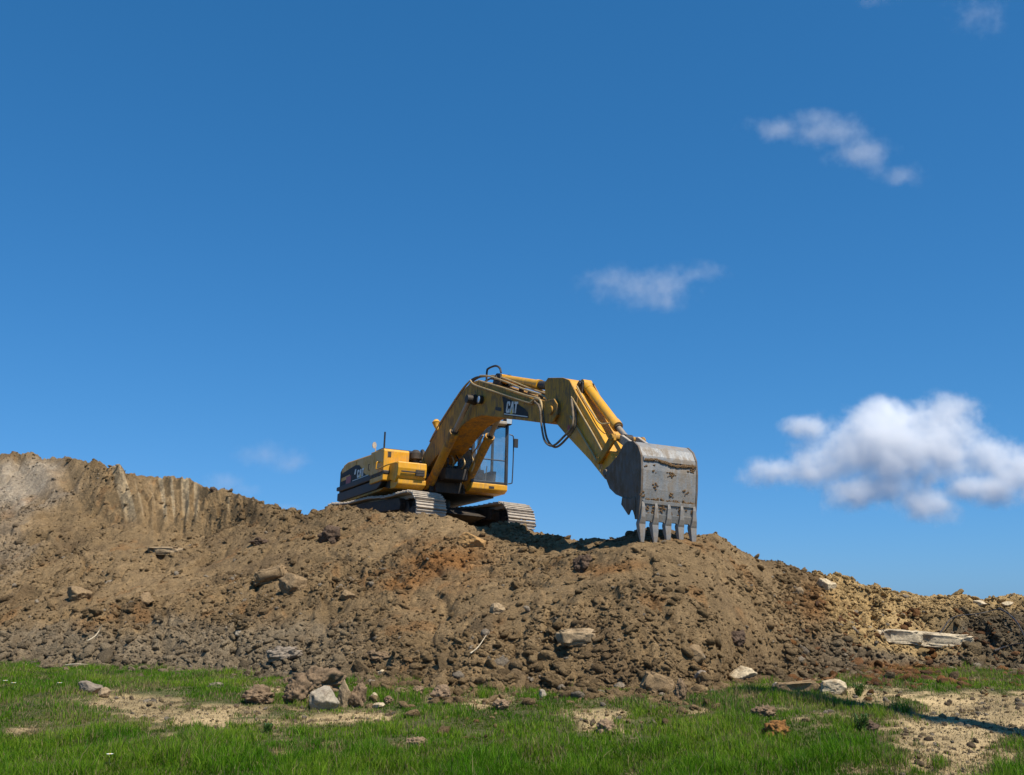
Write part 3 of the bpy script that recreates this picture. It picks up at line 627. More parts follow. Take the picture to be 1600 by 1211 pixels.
rock('small flat grey clod pair at the edge of the left grass', 337, 1077, 27, 10, G['grey'], 'clod', 'clod', seed=61)
rock('small brown clod in the grass at the bottom right', 1360, 1145, 34, 20, G['dark'], 'clod', 'clod', seed=63)
# on the mound
rock('pale topped slab lying midway up the mound below the bucket', 904, 1006, 50, 19, G['tan'], 'slab', 'slab', dep=.7, seed=65, cat='slab')
rock('angular brown slab sticking out over its shadow, left of the boulder', 422, 906, 42, 17, G['soilb'], 'slab', 'slab', dep=.9, seed=67, cat='slab', roll=-12)
rock('rounded earth boulder beside the angular slab on the left slope', 457, 927, 50, 34, G['soilb'], 'stone', 'boulder', seed=69)
rock('orange tan boulder below the right hand track', 737, 856, 46, 24, G['orangetan'], 'stone', 'boulder', dep=.7, seed=71, roll=10)
rock('dark clod on the slope left of and below the bucket teeth', 912, 894, 36, 26, G['dark'], 'clod', 'clod', seed=73)
rock('dark lumpy clod on the slope under the left track tail', 514, 848, 38, 28, G['dark'], 'clod', 'clod', seed=75)
rock('thin tan slab at the foot of the clawed bank', 257, 864, 46, 8, G['tan'], 'slab', 'slab', dep=.6, seed=77, cat='slab')
rock('dark clod sticking out of the top edge of the clawed bank', 332, 769, 14, 9, G['dark'], 'clod', 'clod', seed=79)
rock('flat dark clod on the slope right of the clawed bank', 403, 852, 30, 13, G['dark'], 'clod', 'clod', seed=81)
rock('pale brown stone in the middle of the smooth slope', 776, 960, 27, 17, G['tan'], 'stone', seed=83)
rock('brown stone with a dark hollow below it on the left slope', 541, 938, 26, 16, G['soilb'], 'stone', seed=85)
rock('broad brown stone in the lower left slope above the grey rubble', 224, 944, 28, 17, G['soilb'], 'stone', seed=86)
rock('brown boulder casting a dark shadow near the left edge of the slope', 117, 938, 38, 22, G['soilb'], 'stone', 'boulder', seed=87)
rock('pale tan block on the skyline where brown earth meets yellow earth', 1293, 925, 35, 21, G['cream'], 'stone', 'boulder', seed=88)
rock('small pale round stone on the slope left of the skyline block', 1250, 930, 13, 12, G['tan'], 'stone', seed=89)
rock('left piece of the long broken concrete beam in yellow earth', 1410, 1004, 58, 17, G['slab'], 'slab', 'concrete_beam', dep=.35, seed=91, cat='beam', roll=3, sink=.1)
rock('right piece of the long broken concrete beam in yellow earth', 1472, 1010, 74, 16, G['slab'], 'slab', 'concrete_beam', dep=.3, seed=93, cat='beam', roll=4, sink=.1)
rock('pale yellow stone on the skyline at far right', 1533, 948, 26, 10, G['cream'], 'stone', seed=95)
rock('pale yellow stone at the extreme right of the skyline', 1578, 949, 20, 8, G['cream'], 'stone', seed=97)
rock('brown lump in a shadowed hollow at lower right of the mound', 1150, 1010, 34, 24, G['dark'], 'clod', 'clod', seed=99)
rock('blocky grey brown stone at the mound foot under the bucket', 1084, 1034, 34, 26, G['soilb'], 'stone', seed=101)
rock('grey brown ridge of caked clods at the left of the mound foot', 440, 1030, 60, 20, G['grey'], 'clod', 'clod', dep=.5, seed=103)
rock('long brown clod bank at the mound foot left of centre', 592, 1036, 58, 18, G['brown'], 'clod', 'clod', dep=.5, seed=105)
rock('small white pebble stone on the slope far left of the grass heap', 372, 994, 11, 9, G['white'], 'stone', seed=107)
# sticks, weeds, wires
m_stick = stone_mat('bleached_wood', (.55, .46, .32)); m_wire = worn('dark_wire', (.03, .03, .035), rough=.5, metal=.4)
def stick(label, pts, r, m, name='stick', lift=.05):
    P = []
    for i, q in enumerate(pts):
        p, k = hit(q[0], q[1]); P.append((p.x, p.y-.05, p.z+(q[2] if len(q) > 2 else lift)))
    b = MB(); C3 = curve_pts(P, 6); b.tube(C3, [r*(1-.6*i/len(C3)) for i in range(len(C3))], 7); o = b.build(name, m, None, smooth=True); tag(o, label, name.replace('_', ' ')); return o
stick('pale bent stick poking out of the grey rubble at left', [(137, 1007), (148, 1000), (155, 992), (160, 988, .12)], .012, m_stick)
stick('straight pale stick lying along the grass edge at left', [(104, 1044), (120, 1043), (139, 1043)], .013, m_stick)
stick('pale twig standing slantwise in the clods right of the grass heap', [(735, 1027), (747, 1017), (760, 1007, .12)], .009, m_stick)
def wire(label, pts, r=.012, name='wire'):
    o = stick(label, pts, r, m_wire, name); return o
wire('dark wire curving up from the concrete beam over the dark soil heap', [(1452, 1010, .02), (1470, 998, .12), (1490, 985, .16), (1530, 975, .18), (1566, 968, .2)])
wire('dark wire bending down the dark soil heap at far right', [(1560, 962, .12), (1575, 972, .14), (1590, 990, .16), (1604, 1012, .05)], .02)
wire('bluish cable end lying on the rubble at far right', [(1552, 1022, .05), (1570, 1017, .06), (1588, 1013, .07), (1600, 1012, .05)], .016, 'cable')
# small weeds and daisies
m_weed = leaf_mat('weed_leaves', .25)
def weed(label, px, py, hpx, seed):
    r_ = np.random.default_rng(seed); P, k = hit(px, py); H_ = hpx*k; n = 420; t = r_.uniform(0, 1, n); a = r_.uniform(0, 6.28, n)
    st = r_.integers(0, 4, n); sx = np.array([0, .3, -.3, .1])[st]*H_*t; sy = np.array([0, .1, .1, -.3])[st]*H_*t
    rj = r_.uniform(0, .22, n)*H_; X = P.x+sx+np.cos(a)*rj; Y = P.y+sy+np.sin(a)*rj; Z = P.z+t*H_*.8
    colr = np.array((.07, .13, .025))*r_.uniform(.6, 1.5, (n, 1))
    V, F_, Cc = blades(X, Y, Z, r_.uniform(.08, .2, n)*H_, r_.uniform(.007, .012, n), r_.uniform(.5, 1.1, n), colr)
    me = np_mesh('weed', V, F_); set_color(me, Cc); o = link_mesh('weed', me, m_weed); tag(o, label, 'weed')
    b = MB(); 
    for q in range(4): b.tube([(P.x, P.y, P.z-.02), (P.x+(0, .3, -.3, .1)[q]*H_*.5, P.y+(0, .1, .1, -.3)[q]*H_*.5, P.z+H_*.45), (P.x+(0, .3, -.3, .1)[q]*H_, P.y+(0, .1, .1, -.3)[q]*H_, P.z+H_*.9)], .006, 5)
    b.build('stem', m_stemw, o)
m_stemw = worn('weed_stem', (.06, .12, .04), rough=.6, dirt=(.1, .1, .05), amt=.2)
weed('dark green thistle like weed at the tip of the sand patch shadow', 1348, 1146, 30, 1)
weed('low bushy weed above the sandy patch beside the cream block', 1342, 1088, 20, 2)
weed('dark weed in the grass at the left of the grass heap', 418, 1146, 16, 3)
def daisy(px, py, label):
    P, k = hit(px, py); b = MB(); x, y, z = P.x, P.y, P.z+.11
    for q in range(9):
        a = q*.698; d = Vector((math.cos(a), math.sin(a), .1)); s_ = Vector((-math.sin(a), math.cos(a), 0)); c0 = Vector((x, y, z))
        b.loft([[c0+d*r0+s_*w0+Vector((0, 0, h0)) for w0, h0 in ((-w1, -.001), (w1, -.001), (w1, .001), (-w1, .001))] for r0, w1 in ((.004, .004), (.018, .008), (.028, .004))])
    o = b.build('daisy', m_white); tag(o, label, 'flower')
    b = MB(); b.tube([(x, y, P.z-.01), (x+.004, y, z)], .002, 5); b.build('stem', m_stemw, o)
    b = MB(); b.tube([(x, y, z), (x, y, z+.008)], [.008, .004], 8); b.build('flower_centre', m_tri, o)
daisy(7, 1078, 'white daisy in the grass, closest to the left edge')
daisy(20, 1082, 'white daisy in the grass, the middle one of three at left')
daisy(92, 1082, 'white daisy in the grass, left of the grey clod')
daisy(170, 1200, 'white daisy near the bottom edge at left')

# tall mast outside the view at the right; its shadow crosses the sand and grass
mb_ = MB(); mx_, my_ = 9.5, 6.1; mz_ = float(ground_z(np.array([mx_]), np.array([my_]))[0])
mb_.tube([(mx_, my_, mz_-.1), (mx_, my_, mz_+16.2)], [.25, .19], 20); o = mb_.build('utility_pole', m_stick, None, smooth=True)
tag(o, 'tall wooden pole outside the view whose long shadow crosses the sand at right', 'pole')

# ------------------------------------------------------------------ excavator (own axes: x forward, y to its left, z up, origin under the swing axis)
MX, MY, MZ, MYAW, MPIT, MROL = -2.21176, 26.13386, 1.56546, .45423, -.00977, .03788
f = Vector((math.sin(MYAW), -math.cos(MYAW), 0)); l = Vector((math.cos(MYAW), math.sin(MYAW), 0)); u_ = Vector((0, 0, 1))
f2 = f*math.cos(MPIT)-u_*math.sin(MPIT); u2 = u_*math.cos(MPIT)+f*math.sin(MPIT)
l2 = l*math.cos(MROL)-u2*math.sin(MROL); u3 = u2*math.cos(MROL)+l*math.sin(MROL)
M = Matrix((( f2.x, l2.x, u3.x, MX), (f2.y, l2.y, u3.y, MY), (f2.z, l2.z, u3.z, MZ), (0, 0, 0, 1)))
EX = empty('excavator', M); tag(EX, 'yellow crawler excavator on top of the dirt mound, bucket set down in the earth', 'excavator')

# dried mud on the tracks and lower body
def mud_lumps(parent, spots, seed, name='dried_mud'):
    r_ = np.random.default_rng(seed); b = MB(); 
    for (x, y, z, sx, sy, sz, n_, rad) in spots:
        for k in range(n_):
            v, fc = ICO[1]; q = rock_shape(v, int(r_.integers(1, 900)), 'clod')*r_.uniform(.5, 1.2)*rad; o_ = np.array((x+r_.normal(0, sx), y+r_.normal(0, sy), z+r_.normal(0, sz)))
            vs_ = [b.bm.verts.new(tuple(o_+p)) for p in q]
            for t3 in fc: b.bm.faces.new([vs_[i] for i in t3])
    return tag(b.build(name, m_mud, parent), kind='stuff')

# --- undercarriage, turned a little against the upper body
SW = .197
def turn(pts): return pts
def rot_part(o): o.matrix_local = Matrix.Rotation(SW, 4, 'Z'); return o
uc = MB(); uc.box(-1.0, 1.0, -.9, .9, .48, .80).prism([(-1.9, .55), (-1.2, .42), (1.2, .42), (1.9, .55), (1.2, .78), (-1.2, .78)], -.55, .55)
uc.cyl((0, 0, .78), (0, 0, 1.08), .62, 32)
rot_part(uc.build('undercarriage_frame', m_dark, EX, bevel=.02))
def track_loop():
    """centre line of the belt with a slight sag on its upper run"""
    r = .43; zc = .49; P = []
    for k in range(13): a = -math.pi/2+math.pi*k/12; P.append((1.86+r*math.cos(a), zc+r*math.sin(a)))
    for k in range(1, 14): t = k/14; P.append((1.86-3.72*t, zc+r-.035*math.sin(t*math.pi*2)**2))
    for k in range(13): a = math.pi/2+math.pi*k/12; P.append((-1.86+r*math.cos(a), zc+r*math.sin(a)))
    for k in range(1, 14): t = k/14; P.append((-1.86+3.72*t, zc-r+.015))
    return P
def resample(P, n):
    A = np.array(P+[P[0]]); s = np.concatenate([[0], np.cumsum(np.linalg.norm(np.diff(A, axis=0), axis=1))]); q = np.arange(n)/n*s[-1]
    return np.stack([np.interp(q, s, A[:, 0]), np.interp(q, s, A[:, 1])], 1), s[-1]
NSH = 50
C_, LEN = resample(track_loop(), NSH); Cn, _ = resample(track_loop(), NSH*8)
def make_track(side):
    yc = side*1.295; y0, y1 = yc-.40, yc+.40; pitch = LEN/NSH
    b = MB()
    for k in range(NSH):
        p = C_[k]; tn = (C_[(k+1) % NSH]-C_[k-1]); tn /= np.linalg.norm(tn); nn = np.array((tn[1], -tn[0]))   # outward
        h = pitch*.5
        prof = [(-h*.93, 0), (-h*.93, .022), (-h*.84, .062), (-h*.70, .062), (-h*.62, .024), (-h*.10, .024), (-h*.04, .05), (h*.08, .05), (h*.14, .024),
                (h*.58, .024), (h*.66, .05), (h*.80, .05), (h*.86, .024), (h*.97, .018), (h*.97, 0)]
        j = rng.normal(0, .004)
        pts = [tuple(p+tn*a+nn*(c_+j)) for a, c_ in prof]
        b.prism(pts, y0+rng.normal(0, .006), y1+rng.normal(0, .006))
    # chain links inside the shoes
    ring = []
    inn = []
    for k in range(NSH*2):
        i = k*4; p = Cn[i]; tn = Cn[(i+1) % len(Cn)]-Cn[i-1]; tn /= np.linalg.norm(tn); nn = np.array((tn[1], -tn[0])); w = .075+.022*(k % 2)
        ring.append(tuple(p-nn*.002)); inn.append(tuple(p-nn*w))
    for yy in (yc-.13, yc+.13):
        n = len(ring)
        for s_ in (-.03, .03):
            A = [b.bm.verts.new((a, yy+s_, c_)) for a, c_ in ring]; Bv = [b.bm.verts.new((a, yy+s_, c_)) for a, c_ in inn]
            for i in range(n): b.bm.faces.new((A[i], A[(i+1) % n], Bv[(i+1) % n], Bv[i]))
            if s_ < 0: prev = Bv
            else:
                for i in range(n): b.bm.faces.new((prev[i], prev[(i+1) % n], Bv[(i+1) % n], Bv[i]))
    o = rot_part(b.build('crawler_track', m_track, EX))
    fr = MB(); fr.prism([(-1.62, .20), (1.56, .20), (1.70, .48), (1.56, .76), (.8, .80), (-.9, .80), (-1.6, .76)], yc-.17, yc+.17)
    fr.prism([(-1.45, .56), (1.45, .56), (1.5, .70), (1.4, .84), (-1.4, .84), (-1.5, .70)], yc-.33, yc+.33)  # wide dark block added to stand in for the shade below the upper run
    fr.build('track_frame_and_shade_block', m_dark, o, bevel=.015)
    mud_lumps(o, [(0, yc, .15, 1.0, .2, .05, 60, .05), (2.2, yc, .28, .05, .26, .10, 26, .045), (0, yc-.38*1, .10, 1.1, .03, .03, 30, .04), (2.26, yc+.1, .50, .02, .2, .14, 18, .028)], 5)
    for nm, xx, rr in (('idler', 1.84, .345), ('sprocket', -1.84, .33)):
        w = MB()
        w.cyl((xx, yc-.075, .49), (xx, yc+.075, .49), rr, 36).cyl((xx, yc-.2, .49), (xx, yc+.2, .49), .14, 20).cyl((xx, yc-.1, .49), (xx, yc+.1, .49), rr*.72, 28)
        if nm == 'sprocket':
            for k in range(21):
                a = 2*math.pi*k/21; w.prism([(xx+rr*.97*math.cos(a-.07), .49+rr*.97*math.sin(a-.07)), (xx+(rr+.05)*math.cos(a-.03), .49+(rr+.05)*math.sin(a-.03)), (xx+(rr+.05)*math.cos(a+.03), .49+(rr+.05)*math.sin(a+.03)), (xx+rr*.97*math.cos(a+.07), .49+rr*.97*math.sin(a+.07))], yc-.04, yc+.04)
        w.build(nm, m_dark, o, smooth=True)
    for k in range(8):
        xx = -1.36+k*.385; w = MB(); w.cyl((xx, yc-.21, .23), (xx, yc+.21, .23), .095, 20).cyl((xx, yc-.21, .23), (xx, yc-.17, .23), .125, 20).cyl((xx, yc+.17, .23), (xx, yc+.21, .23), .125, 20)
        w.build('roller', m_dark, o, smooth=True)
    for xx in (-.8, .75):
        w = MB(); w.cyl((xx, yc-.15, .77), (xx, yc+.15, .77), .075, 18); w.build('carrier_roller', m_dark, o, smooth=True)
make_track(-1); make_track(1)

# --- upper body
bs = MB(); bs.box(-1.9, 1.28, -1.42, -.52, 1.10, 1.30).box(-1.9, 1.5, -.50, .44, 1.08, 1.34).box(-1.9, 1.15, .46, 1.36, 1.10, 1.25)
bs.prism([(.0, 1.34), (.15, 1.95), (.55, 1.95), (1.45, 1.34)], -.47, -.37).prism([(.0, 1.34), (.15, 1.95), (.55, 1.95), (1.45, 1.34)], .33, .43)
bs.build('platform_deck', m_dark, EX, bevel=.015)
sb = MB(); sb.prism([(-2.5, 1.42), (-2.1, 1.38), (1.20, 1.38), (1.30, 1.44), (1.30, 1.52), (-2.5, 1.52)], -1.60, -1.40)
sb.prism([(-2.52, 1.16), (-2.3, 1.12), (.75, 1.12), (1.0, 1.20), (1.22, 1.36), (-2.52, 1.36)], -1.56, -1.42)
o = sb.build('side_sill', m_black, EX, bevel=.02)
u1 = MB(); u1.prism([(-2.30, 1.115), (-1.9, 1.06), (.95, 1.06), (1.25, 1.115)], -1.54, -1.0); u1.build('belly_pan', m_yellow_dusty, EX, bevel=.01)
# engine cover on the machine's right with rounded rear top
hd = MB(); hd.prism([(-2.30, 1.52), (.28, 1.52), (.28, 2.055), (-1.75, 2.12), (-2.10, 2.08), (-2.26, 1.98), (-2.30, 1.86)], -1.55, -.62)
eh = hd.build('engine_cover', m_yellow, EX, bevel=.035)
for x0, x1 in ((-1.12, -1.10), (-.02, 0.)):
    pass
gs = MB()
gs = None
for xx in (-1.02, .26): MB().box(xx-.006, xx+.006, -1.556, -1.545, 1.53, 2.04).build('door_gap', m_black, eh)
hg = MB(); hg.tube([(.10, -1.552, 1.66), (.10, -1.585, 1.67), (.10, -1.585, 1.80), (.10, -1.552, 1.81)], .009, 6); hg.build('door_handle', m_black, eh)
ph = MB(); ph.prism([(-2.1, 2.0), (.22, 2.0), (.22, 2.06), (-.2, 2.14), (-.55, 2.32), (-.75, 2.41), (-1.25, 2.41), (-1.6, 2.30), (-1.95, 2.12)], -.98, -.15); ph.prism([(-1.9, 1.4), (.0, 1.4), (.0, 2.02), (-1.9, 2.06)], -.6, 1.32)
ph.build('engine_hood', m_black, EX, bevel=.04)
# counterweight: rounded block across the tail
cwp = []
for k in range(17):
    a = math.pi*(.5+k/16); cwp.append((-2.30+.62*math.cos(a)*1.0, 1.38*math.sin(a) if abs(math.sin(a)) < .98 else math.copysign(1.36, math.sin(a))))
cwp = [(-1.96, 1.40), (-2.3, 1.44), (-2.62, 1.36), (-2.86, 1.05), (-2.95, .5), (-2.97, 0), (-2.95, -.5), (-2.84, -1.1), (-2.62, -1.42), (-2.42, -1.54), (-2.31, -1.56), (-1.96, -1.40)]
def ringz(z, s, dx=0): return [((x+2.3)*s-2.3+dx, y*(1-(1-s)*.25), z) for x, y in cwp]
cw = MB(); cw.loft([ringz(1.13, .80), ringz(1.20, 1.0), ringz(1.92, 1.0), ringz(2.03, .90), ringz(2.06, .7)])
cwo = cw.build('counterweight', m_black, EX, bevel=.025)
tb = MB(); tb.prism([(.30, 1.28), (1.28, 1.28), (1.28, 2.00), (1.24, 2.04), (.30, 2.07)], -1.60, -.96)
tbo = tb.build('tool_box', m_yellow, EX, bevel=.02)
nk = MB(); nk.box(1.281, 1.29, -1.50, -1.42, 1.84, 1.97); nk.build('latch', m_dark, tbo)
stp = MB(); stp.prism([(1.28, 1.30), (1.70, 1.20), (1.84, 1.34), (1.88, 1.52), (1.86, 1.67), (1.28, 1.69)], -1.44, -.72)
sto = stp.build('step_box', m_yellow, EX, bevel=.025)
st2 = MB(); st2.box(1.882, 1.90, -1.36, -.80, 1.42, 1.455); st2.box(1.80, 1.895, -1.0, -.78, 1.36, 1.50); st2.build('step_tread', m_dark, sto, bevel=.006)
lp = MB(); lp.prism([(1.0, 1.10), (1.60, 1.07), (1.80, 1.16), (1.80, 1.28), (1.0, 1.28)], -1.40, -.70); lp.build('front_apron', m_yellow, EX, bevel=.02)
rl = MB(); rl.tube(curve_pts([(.98, -1.60, 1.74), (.98, -1.66, 1.73), (.97, -1.67, 1.60), (1.0, -1.67, 1.56), (1.3, -1.66, 1.56), (1.62, -1.60, 1.60), (1.84, -1.46, 1.64)], 5), .017, 8); rl.build('grab_rail', m_yellow, EX, smooth=True)
rl = MB(); rl.tube([(1.12, -1.55, 2.04), (1.12, -1.55, 2.46)], .022, 8); rl.build('antenna', m_black, EX)
pc = MB()
for z0, z1, r0, r1 in ((1.6, 1.84, .10, .10), (1.84, 1.88, .10, .15), (1.88, 2.02, .155, .155), (2.02, 2.10, .155, .06)): pc.tube([(1.12, -.74, z0), (1.12, -.74, z1)], [r0, r1], 20)
pc.build('air_precleaner', m_dark, EX, smooth=True)
mr = MB(); mr.tube([(-.55, -1.2, 2.08), (-.55, -1.22, 2.40)], .014, 6); mr.loft([[( -.57+.03*s, -1.25+.055*math.cos(a), 2.42+.085*math.sin(a)) for a in [k*math.pi/6 for k in range(12)]] for s in (0, 1)]); mr.build('rear_mirror', m_track, EX)
ex = MB(); ex.tube(curve_pts([(-1.1, .3, 2.2), (-1.1, .3, 2.42), (-1.2, .3, 2.52)], 4), .055, 12); ex.build('exhaust_pipe', m_dark, EX, smooth=True)

# panel decals on the cover: dark swoosh, red square, white lettering
def slab(pts, y, parent, name, m, th=.003, tf=None):
    b = MB(); b.prism([tf(p) for p in pts] if tf else pts, y-th, y, 'y'); return b.build(name, m, parent)
slab([(-2.28, 1.52), (.24, 1.52), (-.10, 1.56), (-.36, 1.66), (-.55, 1.80), (-.75, 1.90), (-1.05, 1.94), (-1.40, 1.92), (-2.28, 1.86), (-2.29, 1.74), (-1.5, 1.76), (-1.5, 1.665), (-2.28, 1.645)], -1.553, eh, 'side_stripe', m_decal)
slab([(-1.80, 1.53), (-1.38, 1.53), (-1.38, 1.72), (-1.80, 1.72)], -1.557, eh, 'red_badge', m_red)
LET = {'C': [[(.0, .12), (.12, 0), (.50, 0), (.62, .12), (.62, .36), (.40, .36), (.40, .20), (.22, .20), (.22, .80), (.40, .80), (.40, .64), (.62, .64), (.62, .88), (.50, 1), (.12, 1), (0, .88)]],
       'A': [[(0, 0), (.20, 0), (.26, .30), (.36, .66), (.46, .30), (.52, 0), (.72, 0), (.50, 1), (.22, 1)]],
       'T': [[(.22, 0), (.46, 0), (.46, .80), (.68, .80), (.68, 1), (0, 1), (0, .80), (.22, .80)]]}
def logo(x, z, h, y, parent, ang, lean=0., wide=1.):
    ca, sa = math.cos(ang), math.sin(ang); off = 0
    for ch in 'CAT':
        for poly in LET[ch]:
            pts = [((px_+off)*h*wide, pz*h) for px_, pz in poly]; pts = [(x+a*ca-b*sa, z+a*sa+b*ca) for a, b in pts]
            slab(pts, y, parent, 'letter', m_white, .004)
        if ch == 'A':
            pts = [(off*h*wide+a*h*wide, b*h) for a, b in ((.10, -.10), (.62, -.10), (.36, .42))]; pts = [(x+a*ca-b*sa, z+a*sa+b*ca) for a, b in pts]
            slab(pts, y-.0045, parent, 'triangle_mark', m_tri, .002)
        off += .68
# lettering reads from the machine's right, i.e. its x axis runs left to right in that view
logo(-.86, 1.585, .20, -1.557, eh, -.02, wide=1.35)
slab([(-1.12, 1.70), (-1.00, 1.70), (-.96, 1.83), (-1.06, 1.83)], -1.557, eh, 'white_flash', m_white)
slab([(-1.25, 1.545), (.05, 1.545), (.05, 1.562), (-1.25, 1.562)], -1.557, eh, 'white_underline', m_white)

# --- cab
X0, X1, Y0, Y1, Z0, Z1 = .05, 1.80, .45, 1.42, 1.15, 2.92
cb = MB()
cb.prism([(X0, Z0), (1.66, Z0), (1.80, 1.22), (1.80, 1.36), (X0, 1.36)], Y0, Y1)
cabo = cb.build('cab', m_yellow, EX, bevel=.02)
fr = MB()
def post(a, b, w=.04):
    a = Vector(a); b = Vector(b); d = (b-a).normalized(); sd = Vector((0, 1, 0)); n_ = d.cross(sd).normalized()
    fr.loft([[p+sd*w*sx+n_*w*sy for sx, sy in ((-1, -1), (1, -1), (1, 1), (-1, 1))] for p in (a, b)])
zt = 2.86
for yy in (Y0+.035, Y1-.035):
    post((1.77, yy, 1.36), (1.74, yy, zt), .035); post((.09, yy, 1.36), (.09, yy, zt), .045); post((.92, yy, 1.36), (.92, yy, zt), .03)
    post((.09, yy, 1.40), (1.76, yy, 1.40), .035)
fr.box(1.735, 1.785, Y0+.07, Y1-.07, 1.362, 1.42); fr.box(1.72, 1.765, Y0+.07, Y1-.07, 2.78, 2.86); fr.box(1.748, 1.782, Y0+.07, Y1-.07, 1.94, 1.966)
fr.box(.06, .12, Y0+.08, Y1-.08, 1.362, 1.95); fr.box(.06, .12, Y0+.08, Y1-.08, 2.76, 2.86)
fr.build('cab_frame', m_frame, cabo, bevel=.008)
rf = MB(); rf.prism([(.02, 2.86), (1.80, 2.86), (1.84, 2.90), (1.76, 2.955), (.1, 2.965), (.02, 2.92)], Y0-.01, Y1+.01); rf.build('roof', m_frame, cabo, bevel=.02)
vs = MB(); vs.prism([(1.80, 2.80), (1.97, 2.82), (1.97, 2.90), (1.80, 2.93)], Y0+.12, Y1-.14); vs.build('sun_visor', m_track, cabo, bevel=.02)
for nm, q in (('windscreen', (1.764, 1.770, Y0+.07, Y1-.07, 1.968, 2.78)), ('lower_windscreen', (1.770, 1.776, Y0+.07, Y1-.07, 1.42, 1.938)),
              ('rear_window', (.088, .094, Y0+.08, Y1-.08, 1.95, 2.76)),
              ('side_window', (.125, .89, Y1-.040, Y1-.034, 1.44, 2.86)), ('door_window', (.95, 1.735, Y1-.040, Y1-.034, 1.44, 2.86)),
              ('side_window', (.125, .89, Y0+.034, Y0+.040, 1.44, 2.86)), ('side_window', (.95, 1.735, Y0+.034, Y0+.040, 1.44, 2.86))):
    MB().box(*q).build(nm, m_glass, cabo)
se = MB(); se.prism([(.45, 1.36), (.95, 1.36), (1.0, 1.72), (.98, 1.82), (.55, 1.80), (.42, 2.40), (.30, 2.42), (.34, 1.75)], .70, 1.16); se.prism([(.34, 2.44), (.42, 2.44), (.40, 2.62), (.33, 2.62)], .80, 1.06)
se.build('operator_seat', m_seat, cabo, bevel=.04)
cs = MB(); cs.prism([(.5, 1.36), (1.25, 1.36), (1.30, 1.78), (1.15, 1.84), (.5, 1.80)], Y0+.08, Y0+.24).prism([(.5, 1.36), (1.2, 1.36), (1.25, 1.76), (.5, 1.76)], Y1-.20, Y1-.06)
cs.tube([(1.25, .70, 1.36), (1.36, .70, 1.86)], .015, 6).tube([(1.25, 1.05, 1.36), (1.36, 1.05, 1.86)], .015, 6); cs.build('control_console', m_seat, cabo, bevel=.02)
wp = MB(); wp.tube([(1.80, .62, 1.98), (1.80, .95, 2.40)], .008, 5); wp.build('wiper', m_black, cabo)
wl = MB(); wl.prism([(1.80, 2.83), (1.94, 2.84), (1.95, 2.98), (1.78, 2.99)], 1.24, 1.43); w = wl.build('work_light', m_black, cabo, bevel=.02)
MB().prism([(1.952, 2.855), (1.956, 2.855), (1.966, 2.965), (1.962, 2.965)], 1.265, 1.405).build('work_light_lens', m_lens, cabo)
hr = MB(); hr.tube(curve_pts([(1.78, 1.44, 2.62), (1.79, 1.52, 2.60), (1.80, 1.54, 2.52), (1.80, 1.55, 2.1), (1.80, 1.54, 1.50), (1.80, 1.52, 1.42), (1.78, 1.44, 1.40)], 5), .014, 8)
hr.tube([(1.79, 1.36, 2.28), (1.84, 1.33, 2.26), (1.84, 1.33, 2.08), (1.79, 1.36, 2.06)], .012, 6); hr.build('hand_rail', m_frame, cabo, smooth=True)
mi = MB(); mi.tube([(1.80, 1.54, 2.42), (1.84, 1.58, 2.40)], .012, 6).prism([(1.83, 2.30), (1.87, 2.30), (1.87, 2.52), (1.83, 2.52)], 1.53, 1.64); mi.build('mirror', m_black, cabo, bevel=.01)
bd = MB(); bd.box(1.801, 1.806, .92, 1.06, 1.245, 1.30); bd.build('badge', m_dark, cabo)

# --- boom
boom_side = [(.18, 1.62), (.32, 1.56), (.75, 1.72), (1.35, 1.95), (1.9, 2.10), (2.4, 2.29), (2.89, 2.46), (3.38, 2.53), (3.97, 2.51), (4.8, 2.33), (6.02, 2.05), (7.0, 1.83), (7.36, 1.80), (7.52, 1.92), (7.52, 2.08), (7.40, 2.20),
             (7.0, 2.24), (4.45, 3.12), (3.9, 3.30), (3.62, 3.38), (3.35, 3.39), (3.05, 3.35), (2.75, 3.26), (1.82, 2.84), (.9, 2.36), (.22, 1.98), (.10, 1.80)]
bm_ = MB(); bm_.prism(boom_side, -.31, .31); boom = bm_.build('boom', m_yellow_dusty, EX, bevel=.015)
for s in (-1, 1):
    pl = MB(); pl.prism([(7.02, 1.82), (7.38, 1.77), (7.56, 1.90), (7.56, 2.10), (7.42, 2.23), (7.0, 2.26)], s*.335-.02, s*.335+.02)
    pl.cyl((7.36, s*.33, 2.01), (7.36, s*.40, 2.01), .085, 20)
    pl.build('boom_boss', m_yellow_dusty, boom, bevel=.01)
    MB().prism([(.0, 1.80), (.12, 1.58), (.38, 1.50), (.8, 1.70), (.5, 2.05), (.2, 2.02)], s*.33-.015, s*.33+.015).build('boom_foot_plate', m_yellow_dusty, boom, bevel=.01)
sm = MB()
sm.box(3.70, 3.712, -.3125, -.309, 2.53, 3.32); sm.build('weld_seam', m_dark, boom)
lu = MB(); lu.prism([(4.10, 3.18), (4.55, 3.02), (4.50, 3.38), (4.32, 3.42), (4.2, 3.38)], -.14, -.09).prism([(4.10, 3.18), (4.55, 3.02), (4.50, 3.38), (4.32, 3.42), (4.2, 3.38)], .09, .14)
lu.cyl((4.33, -.18, 3.31), (4.33, .18, 3.31), .05, 14); lu.build('cylinder_lug', m_dark, boom, bevel=.008)
cyb = MB(); cyb.cyl((3.62, -.48, 2.93), (3.62, .48, 2.93), .06, 16).cyl((3.62, -.40, 2.93), (3.62, -.311, 2.93), .12, 20).cyl((3.62, .311, 2.93), (3.62, .40, 2.93), .12, 20); cyb.build('cylinder_pin', m_dark, boom, smooth=True)
wl = MB(); wl.tube([(3.98, -.313, 2.86), (3.99, -.40, 2.86)], [.09, .10], 20); w = wl.build('work_light', m_black, boom, smooth=True)
